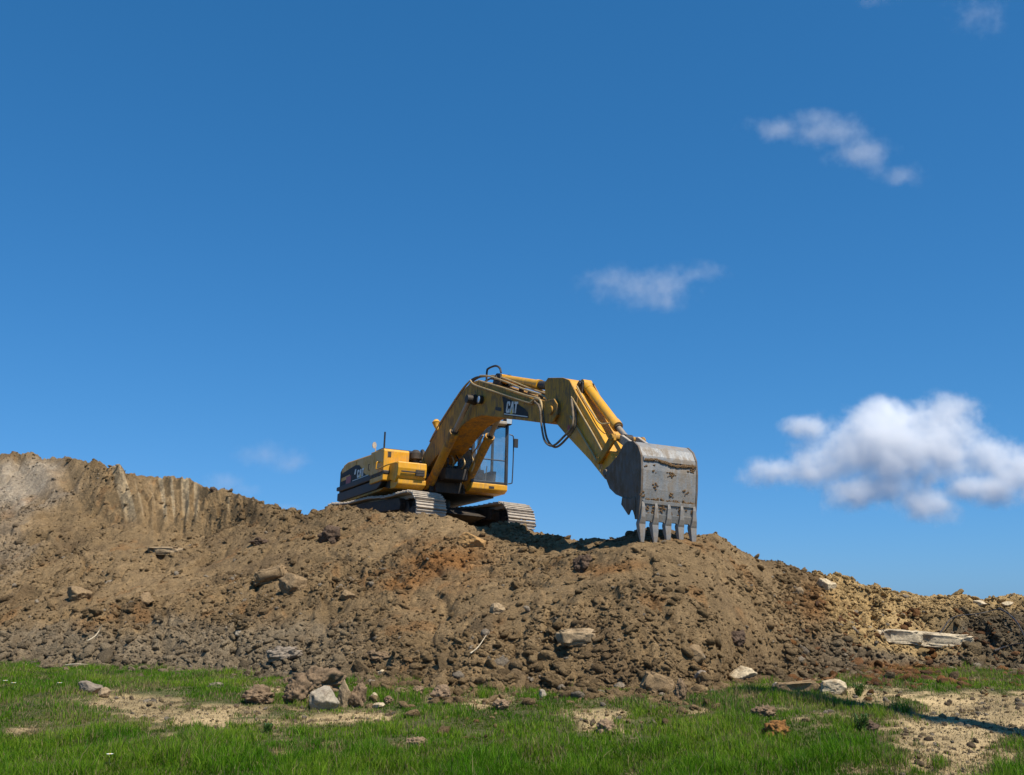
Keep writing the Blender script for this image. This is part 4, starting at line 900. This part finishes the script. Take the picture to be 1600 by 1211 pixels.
MB().tube([(3.99, -.402, 2.86), (3.99, -.41, 2.86)], [.075, .06], 18).build('work_light_lens', m_lens, boom)
slab([(5.02, 2.74), (5.10, 2.56), (5.13, 2.315), (6.30, 2.045), (6.25, 2.17), (6.12, 2.27), (5.85, 2.40), (5.45, 2.58)], -.313, boom, 'dark_decal', m_decal)
logo(5.24, 2.345, .24, -.317, boom, -.20, wide=1.12)
slab([(5.16, 2.325), (6.26, 2.072), (6.26, 2.092), (5.16, 2.347)], -.317, boom, 'white_underline', m_white)
slab([(4.70, 2.50), (5.0, 2.42), (5.0, 2.50), (4.70, 2.57)], -.313, boom, 'type_plate', m_dark)
# horn-like light on the boom's back edge
hn = MB(); hn.tube([(1.35, -.22, 2.62), (1.20, -.30, 2.80)], .03, 8).tube([(1.20, -.30, 2.78), (1.12, -.33, 2.90), (1.10, -.34, 3.0)], [.05, .065, .10], 14).tube([(1.10, -.34, 3.0), (1.09, -.34, 3.07)], [.105, .05], 14)
[setattr(v_, 'co', v_.co+Vector((.12, .05, -.18))) for v_ in hn.bm.verts]; hn.build('boom_light', m_yellow, boom, smooth=True)
# rigid pipes along the boom
def pipe(pts, r, name, m, parent, y=None, n=6):
    b = MB(); b.tube(curve_pts([(p[0], y if y is not None else p[1], p[-1]) for p in pts], n), r, 8); return b.build(name, m, parent, smooth=True)
for yy, dz in ((-.24, .0), (-.15, .02), (.12, .02)):
    pipe([(.75, 2.36+dz), (1.4, 2.74+dz), (2.3, 3.16+dz), (2.9, 3.44+dz), (3.35, 3.50+dz), (3.75, 3.45+dz)], .022, 'boom_hose', m_rubber, boom, yy)
pipe([(.95, -.33, 2.38), (1.5, -.335, 2.70), (2.4, -.335, 3.12), (2.9, -.335, 3.33), (3.3, -.335, 3.42), (3.5, -.335, 3.30)], .016, 'boom_pipe', m_pipe, boom)
pipe([(3.32, -.33, 3.44), (3.5, -.34, 3.32), (3.9, -.35, 3.17), (5.0, -.345, 2.80), (6.35, -.345, 2.35), (6.5, -.345, 2.33)], .020, 'boom_pipe', m_pipe, boom)
for yy, a in ((-.26, 0), (-.10, .03), (.10, .03), (.24, 0)):
    pipe([(3.7, 3.48), (4.2, 3.36+a), (5.0, 3.08+a), (6.0, 2.70+a), (6.75, 2.44+a), (7.0, 2.30+a)], .020, 'boom_pipe', m_pipe, boom, yy)
pipe([(3.72, -.30, 3.36), (4.3, -.31, 3.17), (5.3, -.325, 2.84), (6.2, -.325, 2.53), (6.8, -.325, 2.36)], .018, 'boom_pipe', m_pipe, boom)
for t in (4.4, 5.3, 6.2):
    z = np.interp(t, [4.2, 5.0, 6.0, 6.75], [3.36, 3.08, 2.70, 2.44]); MB().box(t-.03, t+.03, -.29, .27, z-.045, z-.015).prism([(t-.02, z-.16), (t+.02, z-.16), (t+.02, z-.02), (t-.02, z-.02)], -.05, .05).build('pipe_clamp', m_dark, boom)
for t, z in ((1.5, 2.78), (2.3, 3.16)): MB().box(t-.03, t+.03, -.28, .16, z-.02, z+.045).build('pipe_clamp', m_dark, boom)
pipe([(3.60, -.05, 3.36), (3.60, -.05, 3.62), (3.68, -.05, 3.68), (4.05, -.05, 3.66), (4.28, -.05, 3.56), (4.36, -.05, 3.44)], .024, 'looped_hose', m_rubber, boom)

# --- cylinders
def hyd(a, b, c_, y, rb, rr, name, parent, mb=m_yellow):
    A, B, C = (Vector((p[0], y, p[1])) for p in (a, b, c_)); d = (C-A).normalized()
    o = MB(); o.cyl(A+d*.12, B, rb, 24).cyl(B-d*.12, B+d*.015, rb*1.14, 24).cyl(A+d*.10, A+d*.2, rb*1.08, 24).cyl(A-Vector((0, rb, 0)), A+Vector((0, rb, 0)), rb*1.1, 18)
    o.cyl(A, A+d*.14, rb*.8, 14)
    o = o.build(name, mb, parent, smooth=True)
    r_ = MB(); r_.cyl(B+d*.01, C-d*.04, rr, 18); rod = r_.build('piston_rod', m_rod, o, smooth=True)
    MB().cyl(C-Vector((0, rb*.8, 0)), C+Vector((0, rb*.8, 0)), rb*.9, 18).build('rod_eye', m_dark, o, smooth=True)
    g = MB(); g.cyl(B+d*.012, B+d*.06, rb*.8, 20); g.build('gland', m_dark, o, smooth=True)
    return o
for s in (-1, 1):
    o = hyd((1.38, 1.24), (2.78, 2.30), (3.62, 2.93), s*.45, .105, .055, 'boom_cylinder', EX, m_yellow_dusty)
    pipe([(1.60, s*.45, 1.58), (1.9, s*.45, 1.84), (2.3, s*.45, 2.14), (2.66, s*.45, 2.38)], .016, 'cylinder_pipe', m_pipe, o)
fp = MB(); fp.prism([(1.15, 1.10), (1.62, 1.10), (1.55, 1.36), (1.2, 1.40)], -.38, -.34).prism([(1.15, 1.10), (1.62, 1.10), (1.55, 1.36), (1.2, 1.40)], .34, .38).cyl((1.38, -.58, 1.24), (1.38, .58, 1.24), .055, 14)
fp.box(.9, 1.5, -.33, .33, 1.34, 1.50); fp.build('cylinder_mount', m_dark, EX, bevel=.01)
hyd((4.33, 3.31), (6.16, 2.80), (6.98, 2.585), 0, .095, .06, 'stick_cylinder', EX)
MB().cyl((6.20, 0, 2.79), (6.48, 0, 2.716), .088, 18).build('rod_boot', m_rubber, EX)
vb = MB(); vb.box(1.5, 1.95, -.28, .30, 1.35, 1.62).cyl((1.75, -.1, 1.62), (1.75, -.1, 1.72), .06, 12).cyl((1.75, .12, 1.62), (1.75, .12, 1.70), .05, 12); vb.build('valve_block', m_dark, EX, bevel=.02)
for k in range(5):
    y = -.24+k*.12; pipe([(1.55, y, 1.60), (1.75, y*1.2, 1.80), (1.5, y*1.1, 2.02), (1.0, y, 2.2)], .02, 'valve_hose', m_rubber if k % 2 else m_pipe, EX)
pipe([(2.15, .30, 1.55), (2.2, .34, 1.75), (2.05, .33, 1.95), (2.3, .34, 2.1), (2.6, .36, 2.36)], .018, 'valve_hose', m_pipe, EX)

# --- stick
stick_side = [(6.86, 2.66), (7.0, 2.725), (7.62, 2.60), (7.86, 2.50), (8.20, 2.12), (8.9, 1.40), (9.30, .98), (9.42, .80), (9.40, .52), (9.28, .44), (9.15, .49), (8.67, .86), (7.85, 1.41), (7.42, 1.72), (7.16, 1.96), (6.90, 2.36)]
sk = MB(); sk.prism(stick_side, -.245, .245); stick = sk.build('stick', m_yellow, EX, bevel=.012)
# side plates stand a little proud at the head, and raised edge strips
sp = MB()
for s in (-1, 1):
    sp.prism([(6.87, 2.66), (7.01, 2.735), (7.62, 2.61), (7.87, 2.51), (8.19, 2.14), (8.12, 1.62), (7.85, 1.43), (7.42, 1.74), (7.18, 1.97), (6.91, 2.37)], s*.258-.012, s*.258+.012)
sp.build('head_plate', m_yellow_dusty, stick, bevel=.006)
b2 = MB(); b2.prism([(7.84, 2.40), (8.0, 2.50), (8.12, 2.44), (8.1, 2.20)], -.13, -.08).prism([(7.84, 2.40), (8.0, 2.50), (8.12, 2.44), (8.1, 2.20)], .08, .13).cyl((8.03, -.16, 2.42), (8.03, .16, 2.42), .045, 12); b2.build('cylinder_lug', m_dark, stick, bevel=.006)
for a, b in ((0, 0), (.05, -.04)):
    pipe([(8.0+a, -.29, 2.16+b), (8.3+a, -.275, 1.82+b), (8.75+a, -.275, 1.36+b), (9.1+a, -.275, .98+b)], .016, 'stick_pipe', m_pipe, stick)
pipe([(7.98, -.29, 1.80), (8.3, -.275, 1.46), (8.75, -.275, 1.02), (8.92, -.29, .86), (9.04, -.29, .76), (9.08, -.29, .62)], .018, 'stick_pipe', m_pipe, stick)
pipe([(8.05, -.20, 2.36), (8.25, -.20, 2.12), (8.6, -.20, 1.78), (8.9, -.20, 1.52), (9.08, -.12, 1.50)], .016, 'stick_pipe', m_pipe, stick)
MB().prism([(7.83, 1.56), (7.92, 1.55), (7.93, 1.64), (7.85, 1.65)], -.2735, -.2705).build('red_sticker', m_red, stick)
for q in (0, 1):
    y = -.36-.06*q
    pipe([(6.62+.1*q, y+.02, 2.30), (6.98, y, 2.12), (7.06, y, 1.80), (7.22, y, 1.46-.02*q), (7.55, y, 1.27+.02*q), (7.95, y, 1.36+.03*q), (8.22, y+.05, 1.60), (8.06, y+.10, 2.05+.05*q)], .021, 'stick_hose', m_hose, EX)
pipe([(6.42, -.35, 2.33), (6.7, -.37, 2.36), (6.92, -.38, 2.28), (7.0, -.38, 2.1), (6.9, -.36, 1.95)], .024, 'stick_hose', m_pipe, EX)
hyd((8.03, 2.42), (9.16, 1.44), (9.50, 1.16), 0, .088, .05, 'bucket_cylinder', EX)
# --- linkage
lk = MB()
for s in (-1, 1):
    y0 = s*.29
    lk.prism([(8.98, .84), (9.10, .78), (9.56, 1.10), (9.55, 1.22), (9.45, 1.23)], y0-.025, y0+.025)
    lk.cyl((9.05, s*.25, .82), (9.05, s*.33, .82), .06, 14)
lk.cyl((9.50, -.34, 1.16), (9.50, .34, 1.16), .055, 16); lk.build('idler_link', m_yellow_dusty, EX, bevel=.008)
pw = MB(); pw.prism([(9.44, 1.12), (9.50, 1.21), (9.60, 1.20), (10.06, .95), (10.06, .85), (9.96, .82)], -.19, -.13).prism([(9.44, 1.12), (9.50, 1.21), (9.60, 1.20), (10.06, .95), (10.06, .85), (9.96, .82)], .13, .19); pw.cyl((10.0, -.33, .89), (10.0, .33, .89), .055, 16); pw.build('power_link', m_track, EX, bevel=.012)

# --- bucket
HW = .53; YC = .07
shell = [(9.98, .78), (10.10, .90), (10.25, .955), (10.42, .93), (10.56, .83), (10.64, .68), (10.66, .45), (10.645, .15), (10.61, -.12), (10.575, -.34)]
opening = [(10.47, -.32), (10.43, -.16), (10.33, -.02), (10.1, .06), (9.89, .13), (9.70, .25), (9.60, .40), (9.58, .52), (9.70, .64)]
bk = MB()
def shell_wall(th=.035):
    sh = [Vector((x, 0, z)) for x, z in shell]; inn = []
    for i, p in enumerate(sh):
        t = (sh[min(i+1, len(sh)-1)]-sh[max(i-1, 0)]).normalized(); n_ = Vector((-t.z, 0, t.x)); inn.append(p-n_*th*(1 if True else -1))
    return inn
inn = shell_wall(-.035) ; c_in = Vector((10.1, 0, .4))
if (inn[4]-c_in).length > (Vector((shell[4][0], 0, shell[4][1]))-c_in).length: inn = shell_wall(.035)
bk.prism([(x, z) for x, z in shell]+[(p.x, p.z) for p in inn[::-1]], YC-HW+.02, YC+HW-.02)
bucket = bk.build('bucket', m_bucket, EX, bevel=.006)
sd = [(x, z) for x, z in shell]+opening
for s in (-1, 1):
    yy = YC+s*HW; MB().prism([(10.2+(x-10.2)*1.012, .35+(z-.35)*1.012) for x, z in sd], yy-.018, yy+.018).build('side_plate', m_bucket_side, bucket, bevel=.005)
    MB().prism([(10.50, .02), (10.36, .0), (10.12, .055), (10.09, -.06), (10.30, -.25), (10.36, -.17), (10.44, -.19), (10.50, -.30)], yy+s*.02-.016, yy+s*.02+.016).build('side_cutter', m_bucket_side, bucket, bevel=.005)
er = MB()
for yy in (-.30, .30): er.prism([(9.42, .40), (9.25, .50), (9.24, .60), (9.34, .67), (9.7, .72), (9.94, .98), (10.06, .99), (10.16, .94), (10.3, .93), (10.2, .7), (9.7, .45)], yy-.025, yy+.025)
er.cyl((9.33, -.36, .57), (9.33, .36, .57), .06, 16).prism([(9.62, .55), (9.95, .80), (10.04, .86), (10.0, .76), (9.7, .50)], -.48+YC, .48+YC); er.build('bucket_ear', m_bucket_side, bucket, bevel=.006)
for z0, z1, th in ((.60, .66, .02), (-.09, -.03, .018)):
    x0 = np.interp(z0, [-.36, -.12, .15, .45, .68], [10.57, 10.61, 10.645, 10.66, 10.64]); x1 = np.interp(z1, [-.36, -.12, .15, .45, .68], [10.57, 10.61, 10.645, 10.66, 10.64])
    MB().prism([(x0-.01, z0), (x0+th, z0), (x1+th, z1), (x1-.01, z1)], YC-HW+.03, YC+HW-.03).build('wear_strip', m_bucket, bucket, bevel=.004)
# caked mud on the back
def mud(pts3, name='caked_mud'):
    b = MB()
    for x, y, z, r_ in pts3:
        v, fc = ICO[2]; sh = rock_shape(v, int(abs(y*991+z*577)) % 900+3, 'clod')*np.array((r_*.5, r_*1.3, r_*.9))
        vs_ = [b.bm.verts.new((x+p[0], y+p[1], z+p[2])) for p in sh]
        for t3 in fc: b.bm.faces.new([vs_[i] for i in t3])
    return tag(b.build(name, m_mud, bucket, smooth=True), kind='stuff')
bx = lambda z: np.interp(z, [-.36, -.12, .15, .45, .68], [10.57, 10.61, 10.645, 10.66, 10.64])
rr = np.random.default_rng(4); L_ = []
for k in range(120): y = YC-HW+.05+rr.uniform()*(2*HW-.1); z = .585-.02*math.sin(y*9)-.07*(y-YC)+rr.normal(0, .008); L_.append((bx(z)+.018, y, z, rr.uniform(.014, .030)))
for k in range(60): y = YC-HW+.05+rr.uniform()*(2*HW-.1); z = -.015+rr.normal(0, .012); L_.append((bx(z)+.01, y, z, rr.uniform(.008, .022)))
for cy, cz, n_, s_ in ((.12, .40, 12, .03), (-.20, .20, 8, .022), (.36, .17, 9, .026), (-.10, -.20, 22, .05), (-.38, -.16, 8, .03), (.10, -.24, 8, .03), (.10, .10, 5, .02), (.52, -.15, 7, .03), (-.25, -.20, 14, .05), (.30, -.13, 12, .05), (.0, -.10, 14, .06), (-.43, .05, 6, .03), (.5, .52, 8, .04), (-.3, .5, 6, .05)):
    for k in range(n_): y = cy+rr.normal(0, s_*1.2); z = cz+rr.normal(0, s_); L_.append((bx(z)+.006, y, z, rr.uniform(.01, .024)))
mud(L_)
# teeth: tapered adapters on the lip, tips down in the earth
for k in range(5):
    y = YC-.49+k*.245
    t_ = MB()
    def rg(x, z, hx, hy): return [(x-hx, y-hy*1.3, z), (x+hx, y-hy*1.3, z), (x+hx, y+hy*1.3, z), (x-hx, y+hy*1.3, z)]
    t_.loft([rg(bx(-.08)+.010, -.06, .008, .016), rg(10.615, -.14, .030, .024), rg(10.59, -.30, .050, .034), rg(10.565, -.38, .056, .043), rg(10.56, -.41, .050, .047), rg(10.57, -.50, .044, .042), rg(10.585, -.60, .030, .034), rg(10.60, -.70, .010, .024)])
    t_.build('tooth', m_tooth, bucket, bevel=.008)
for k in range(4):                                              # lip scallops between the teeth
    ya = YC-.49+k*.245+.05; yb = ya+.145; arc = [(ya, -.38), (ya-.02, -.46)]
    for q in (0, 1):
        y0 = ya-.03 if q == 0 else yb+.03; sg = 1 if q == 0 else -1
        MB().prism([(y0, -.35), (y0+sg*.060, -.35), (y0+sg*.035, -.37), (y0+sg*.018, -.41), (y0, -.45)], 10.545, 10.585, 'x').build('lip_gusset', m_bucket, bucket)
lb = MB(); lb.prism([(10.535, -.355), (10.585, -.355), (10.615, -.24), (10.56, -.24)], YC-HW+.02, YC+HW-.02); lb.build('cutting_lip', m_bucket, bucket, bevel=.006)

# ------------------------------------------------------------------ clouds: bodies of vapour 1.5 km away
def cloud(label, lobes, dens, seed, nscale=.02, dist=1500., soft=1.0, amp=1.0, deep=.5):
    """lobes: column, line, half width, half height as seen; each becomes an ellipsoid of vapour"""
    k = dist/FPX; A = []
    for px, py, rx, ry in lobes:
        v = (605.5-py)/FPX; x = (px-800)/FPX; kk = 1/(cp_-v*sp_); A.append((dist*x*kk, dist, dist*(sp_+v*cp_)*kk, rx*k*1.02, max(rx, ry)*k*deep, ry*k*1.04))
    A = np.array(A); lo = (A[:, :3]-A[:, 3:]*1.25).min(0); hi = (A[:, :3]+A[:, 3:]*1.25).max(0); c0 = (lo+hi)/2; hs_ = (hi-lo)/2
    m, t = mat('vapour'); tc = N(t, 'ShaderNodeTexCoord')
    geo = tc.outputs['Object']
    # warp, then the union of the lobes
    n1 = N(t, 'ShaderNodeTexNoise'); n1.inputs['Scale'].default_value = nscale; n1.inputs['Detail'].default_value = 10; n1.inputs['Roughness'].default_value = .70
    mp = N(t, 'ShaderNodeMapping'); mp.inputs['Location'].default_value = (seed*91.3, seed*17.7, seed*41.1); t.links.new(geo, mp.inputs[0]); t.links.new(mp.outputs[0], n1.inputs['Vector'])
    cur = None
    for a in A:
        s1 = N(t, 'ShaderNodeVectorMath', operation='SUBTRACT'); t.links.new(geo, s1.inputs[0]); s1.inputs[1].default_value = tuple(a[:3]-c0)
        s2 = N(t, 'ShaderNodeVectorMath', operation='DIVIDE'); t.links.new(s1.outputs[0], s2.inputs[0]); s2.inputs[1].default_value = tuple(a[3:])
        s3 = N(t, 'ShaderNodeVectorMath', operation='LENGTH'); t.links.new(s2.outputs[0], s3.inputs[0])
        if cur is None: cur = s3.outputs['Value']
        else:
            mn = N(t, 'ShaderNodeMath', operation='SMOOTH_MIN'); t.links.new(cur, mn.inputs[0]); t.links.new(s3.outputs['Value'], mn.inputs[1]); mn.inputs[2].default_value = .18; cur = mn.outputs[0]
    inv = N(t, 'ShaderNodeMath', operation='SUBTRACT'); inv.inputs[0].default_value = 1.0; t.links.new(cur, inv.inputs[1])
    nm = N(t, 'ShaderNodeMath', operation='MULTIPLY_ADD'); t.links.new(n1.outputs[0], nm.inputs[0]); nm.inputs[1].default_value = 2.6*amp; nm.inputs[2].default_value = -1.3*amp
    ad = N(t, 'ShaderNodeMath', operation='ADD'); t.links.new(inv.outputs[0], ad.inputs[0]); t.links.new(nm.outputs[0], ad.inputs[1])
    mr = N(t, 'ShaderNodeMapRange', interpolation_type='SMOOTHSTEP'); t.links.new(ad.outputs[0], mr.inputs[0]); mr.inputs[1].default_value = 0; mr.inputs[2].default_value = soft; mr.inputs[3].default_value = 0; mr.inputs[4].default_value = dens
    # nothing outside the lobes' own reach, so the body never shows the walls that hold it
    gate = N(t, 'ShaderNodeMapRange'); t.links.new(cur, gate.inputs[0]); gate.inputs[1].default_value = 1.0; gate.inputs[2].default_value = 1.22; gate.inputs[3].default_value = 1; gate.inputs[4].default_value = 0
    mu = N(t, 'ShaderNodeMath', operation='MULTIPLY'); t.links.new(mr.outputs[0], mu.inputs[0]); t.links.new(gate.outputs[0], mu.inputs[1])
    vs_ = N(t, 'ShaderNodeVolumeScatter'); vs_.inputs['Color'].default_value = (1, 1, 1, 1); vs_.inputs['Anisotropy'].default_value = .0; t.links.new(mu.outputs[0], vs_.inputs['Density'])
    o = N(t, 'ShaderNodeOutputMaterial'); t.links.new(vs_.outputs[0], o.inputs['Volume'])
    b = MB(); b.box(-hs_[0], hs_[0], -hs_[1], hs_[1], -hs_[2], hs_[2]); ob = b.build('cloud', m); ob.location = tuple(c0)
    m.cycles.volume_step_rate = .3 if hasattr(m, 'cycles') and hasattr(m.cycles, 'volume_step_rate') else 1
    tag(ob, label, 'cloud'); return ob
cloud('large bright white puffy cloud low at the right edge of the sky', [(1390, 705, 165, 72), (1480, 695, 115, 80), (1300, 728, 95, 45), (1215, 738, 68, 30), (1265, 668, 52, 24), (1540, 712, 70, 55),
      (1445, 788, 70, 38), (1350, 765, 95, 42), (1590, 735, 90, 52), (1530, 762, 90, 32), (1370, 650, 70, 35), (1485, 640, 50, 34)], .15, 7, .014, amp=.90, soft=1.3, deep=.25)
cloud('wispy elongated cloud high in the right half of the sky', [(1215, 202, 75, 24), (1290, 206, 85, 36), (1350, 238, 72, 36), (1400, 272, 60, 28), (1270, 185, 50, 18)], .022, 2, .021, soft=1.6, amp=1.15, deep=.35)
cloud('small thin cloud above and right of the digger arm', [(1000, 448, 105, 38), (1090, 428, 58, 24), (945, 438, 50, 20), (1025, 470, 60, 20)], .016, 3, .022, soft=1.6, amp=1.4)
cloud('small wisp of cloud at the top right corner', [(1525, 20, 60, 36), (1370, 0, 40, 14), (1545, 42, 34, 24)], .009, 4, .026, soft=1.5, amp=1.5)
cloud('very faint wisp of cloud over the slope left of the digger', [(420, 712, 60, 26), (455, 724, 45, 18)], .013, 5, .03, soft=1.4, amp=1.0)
cloud('faint wisp of cloud just above the clawed bank', [(345, 757, 48, 22), (380, 765, 34, 16), (448, 796, 30, 12)], .012, 6, .03, soft=1.4, amp=1.0)
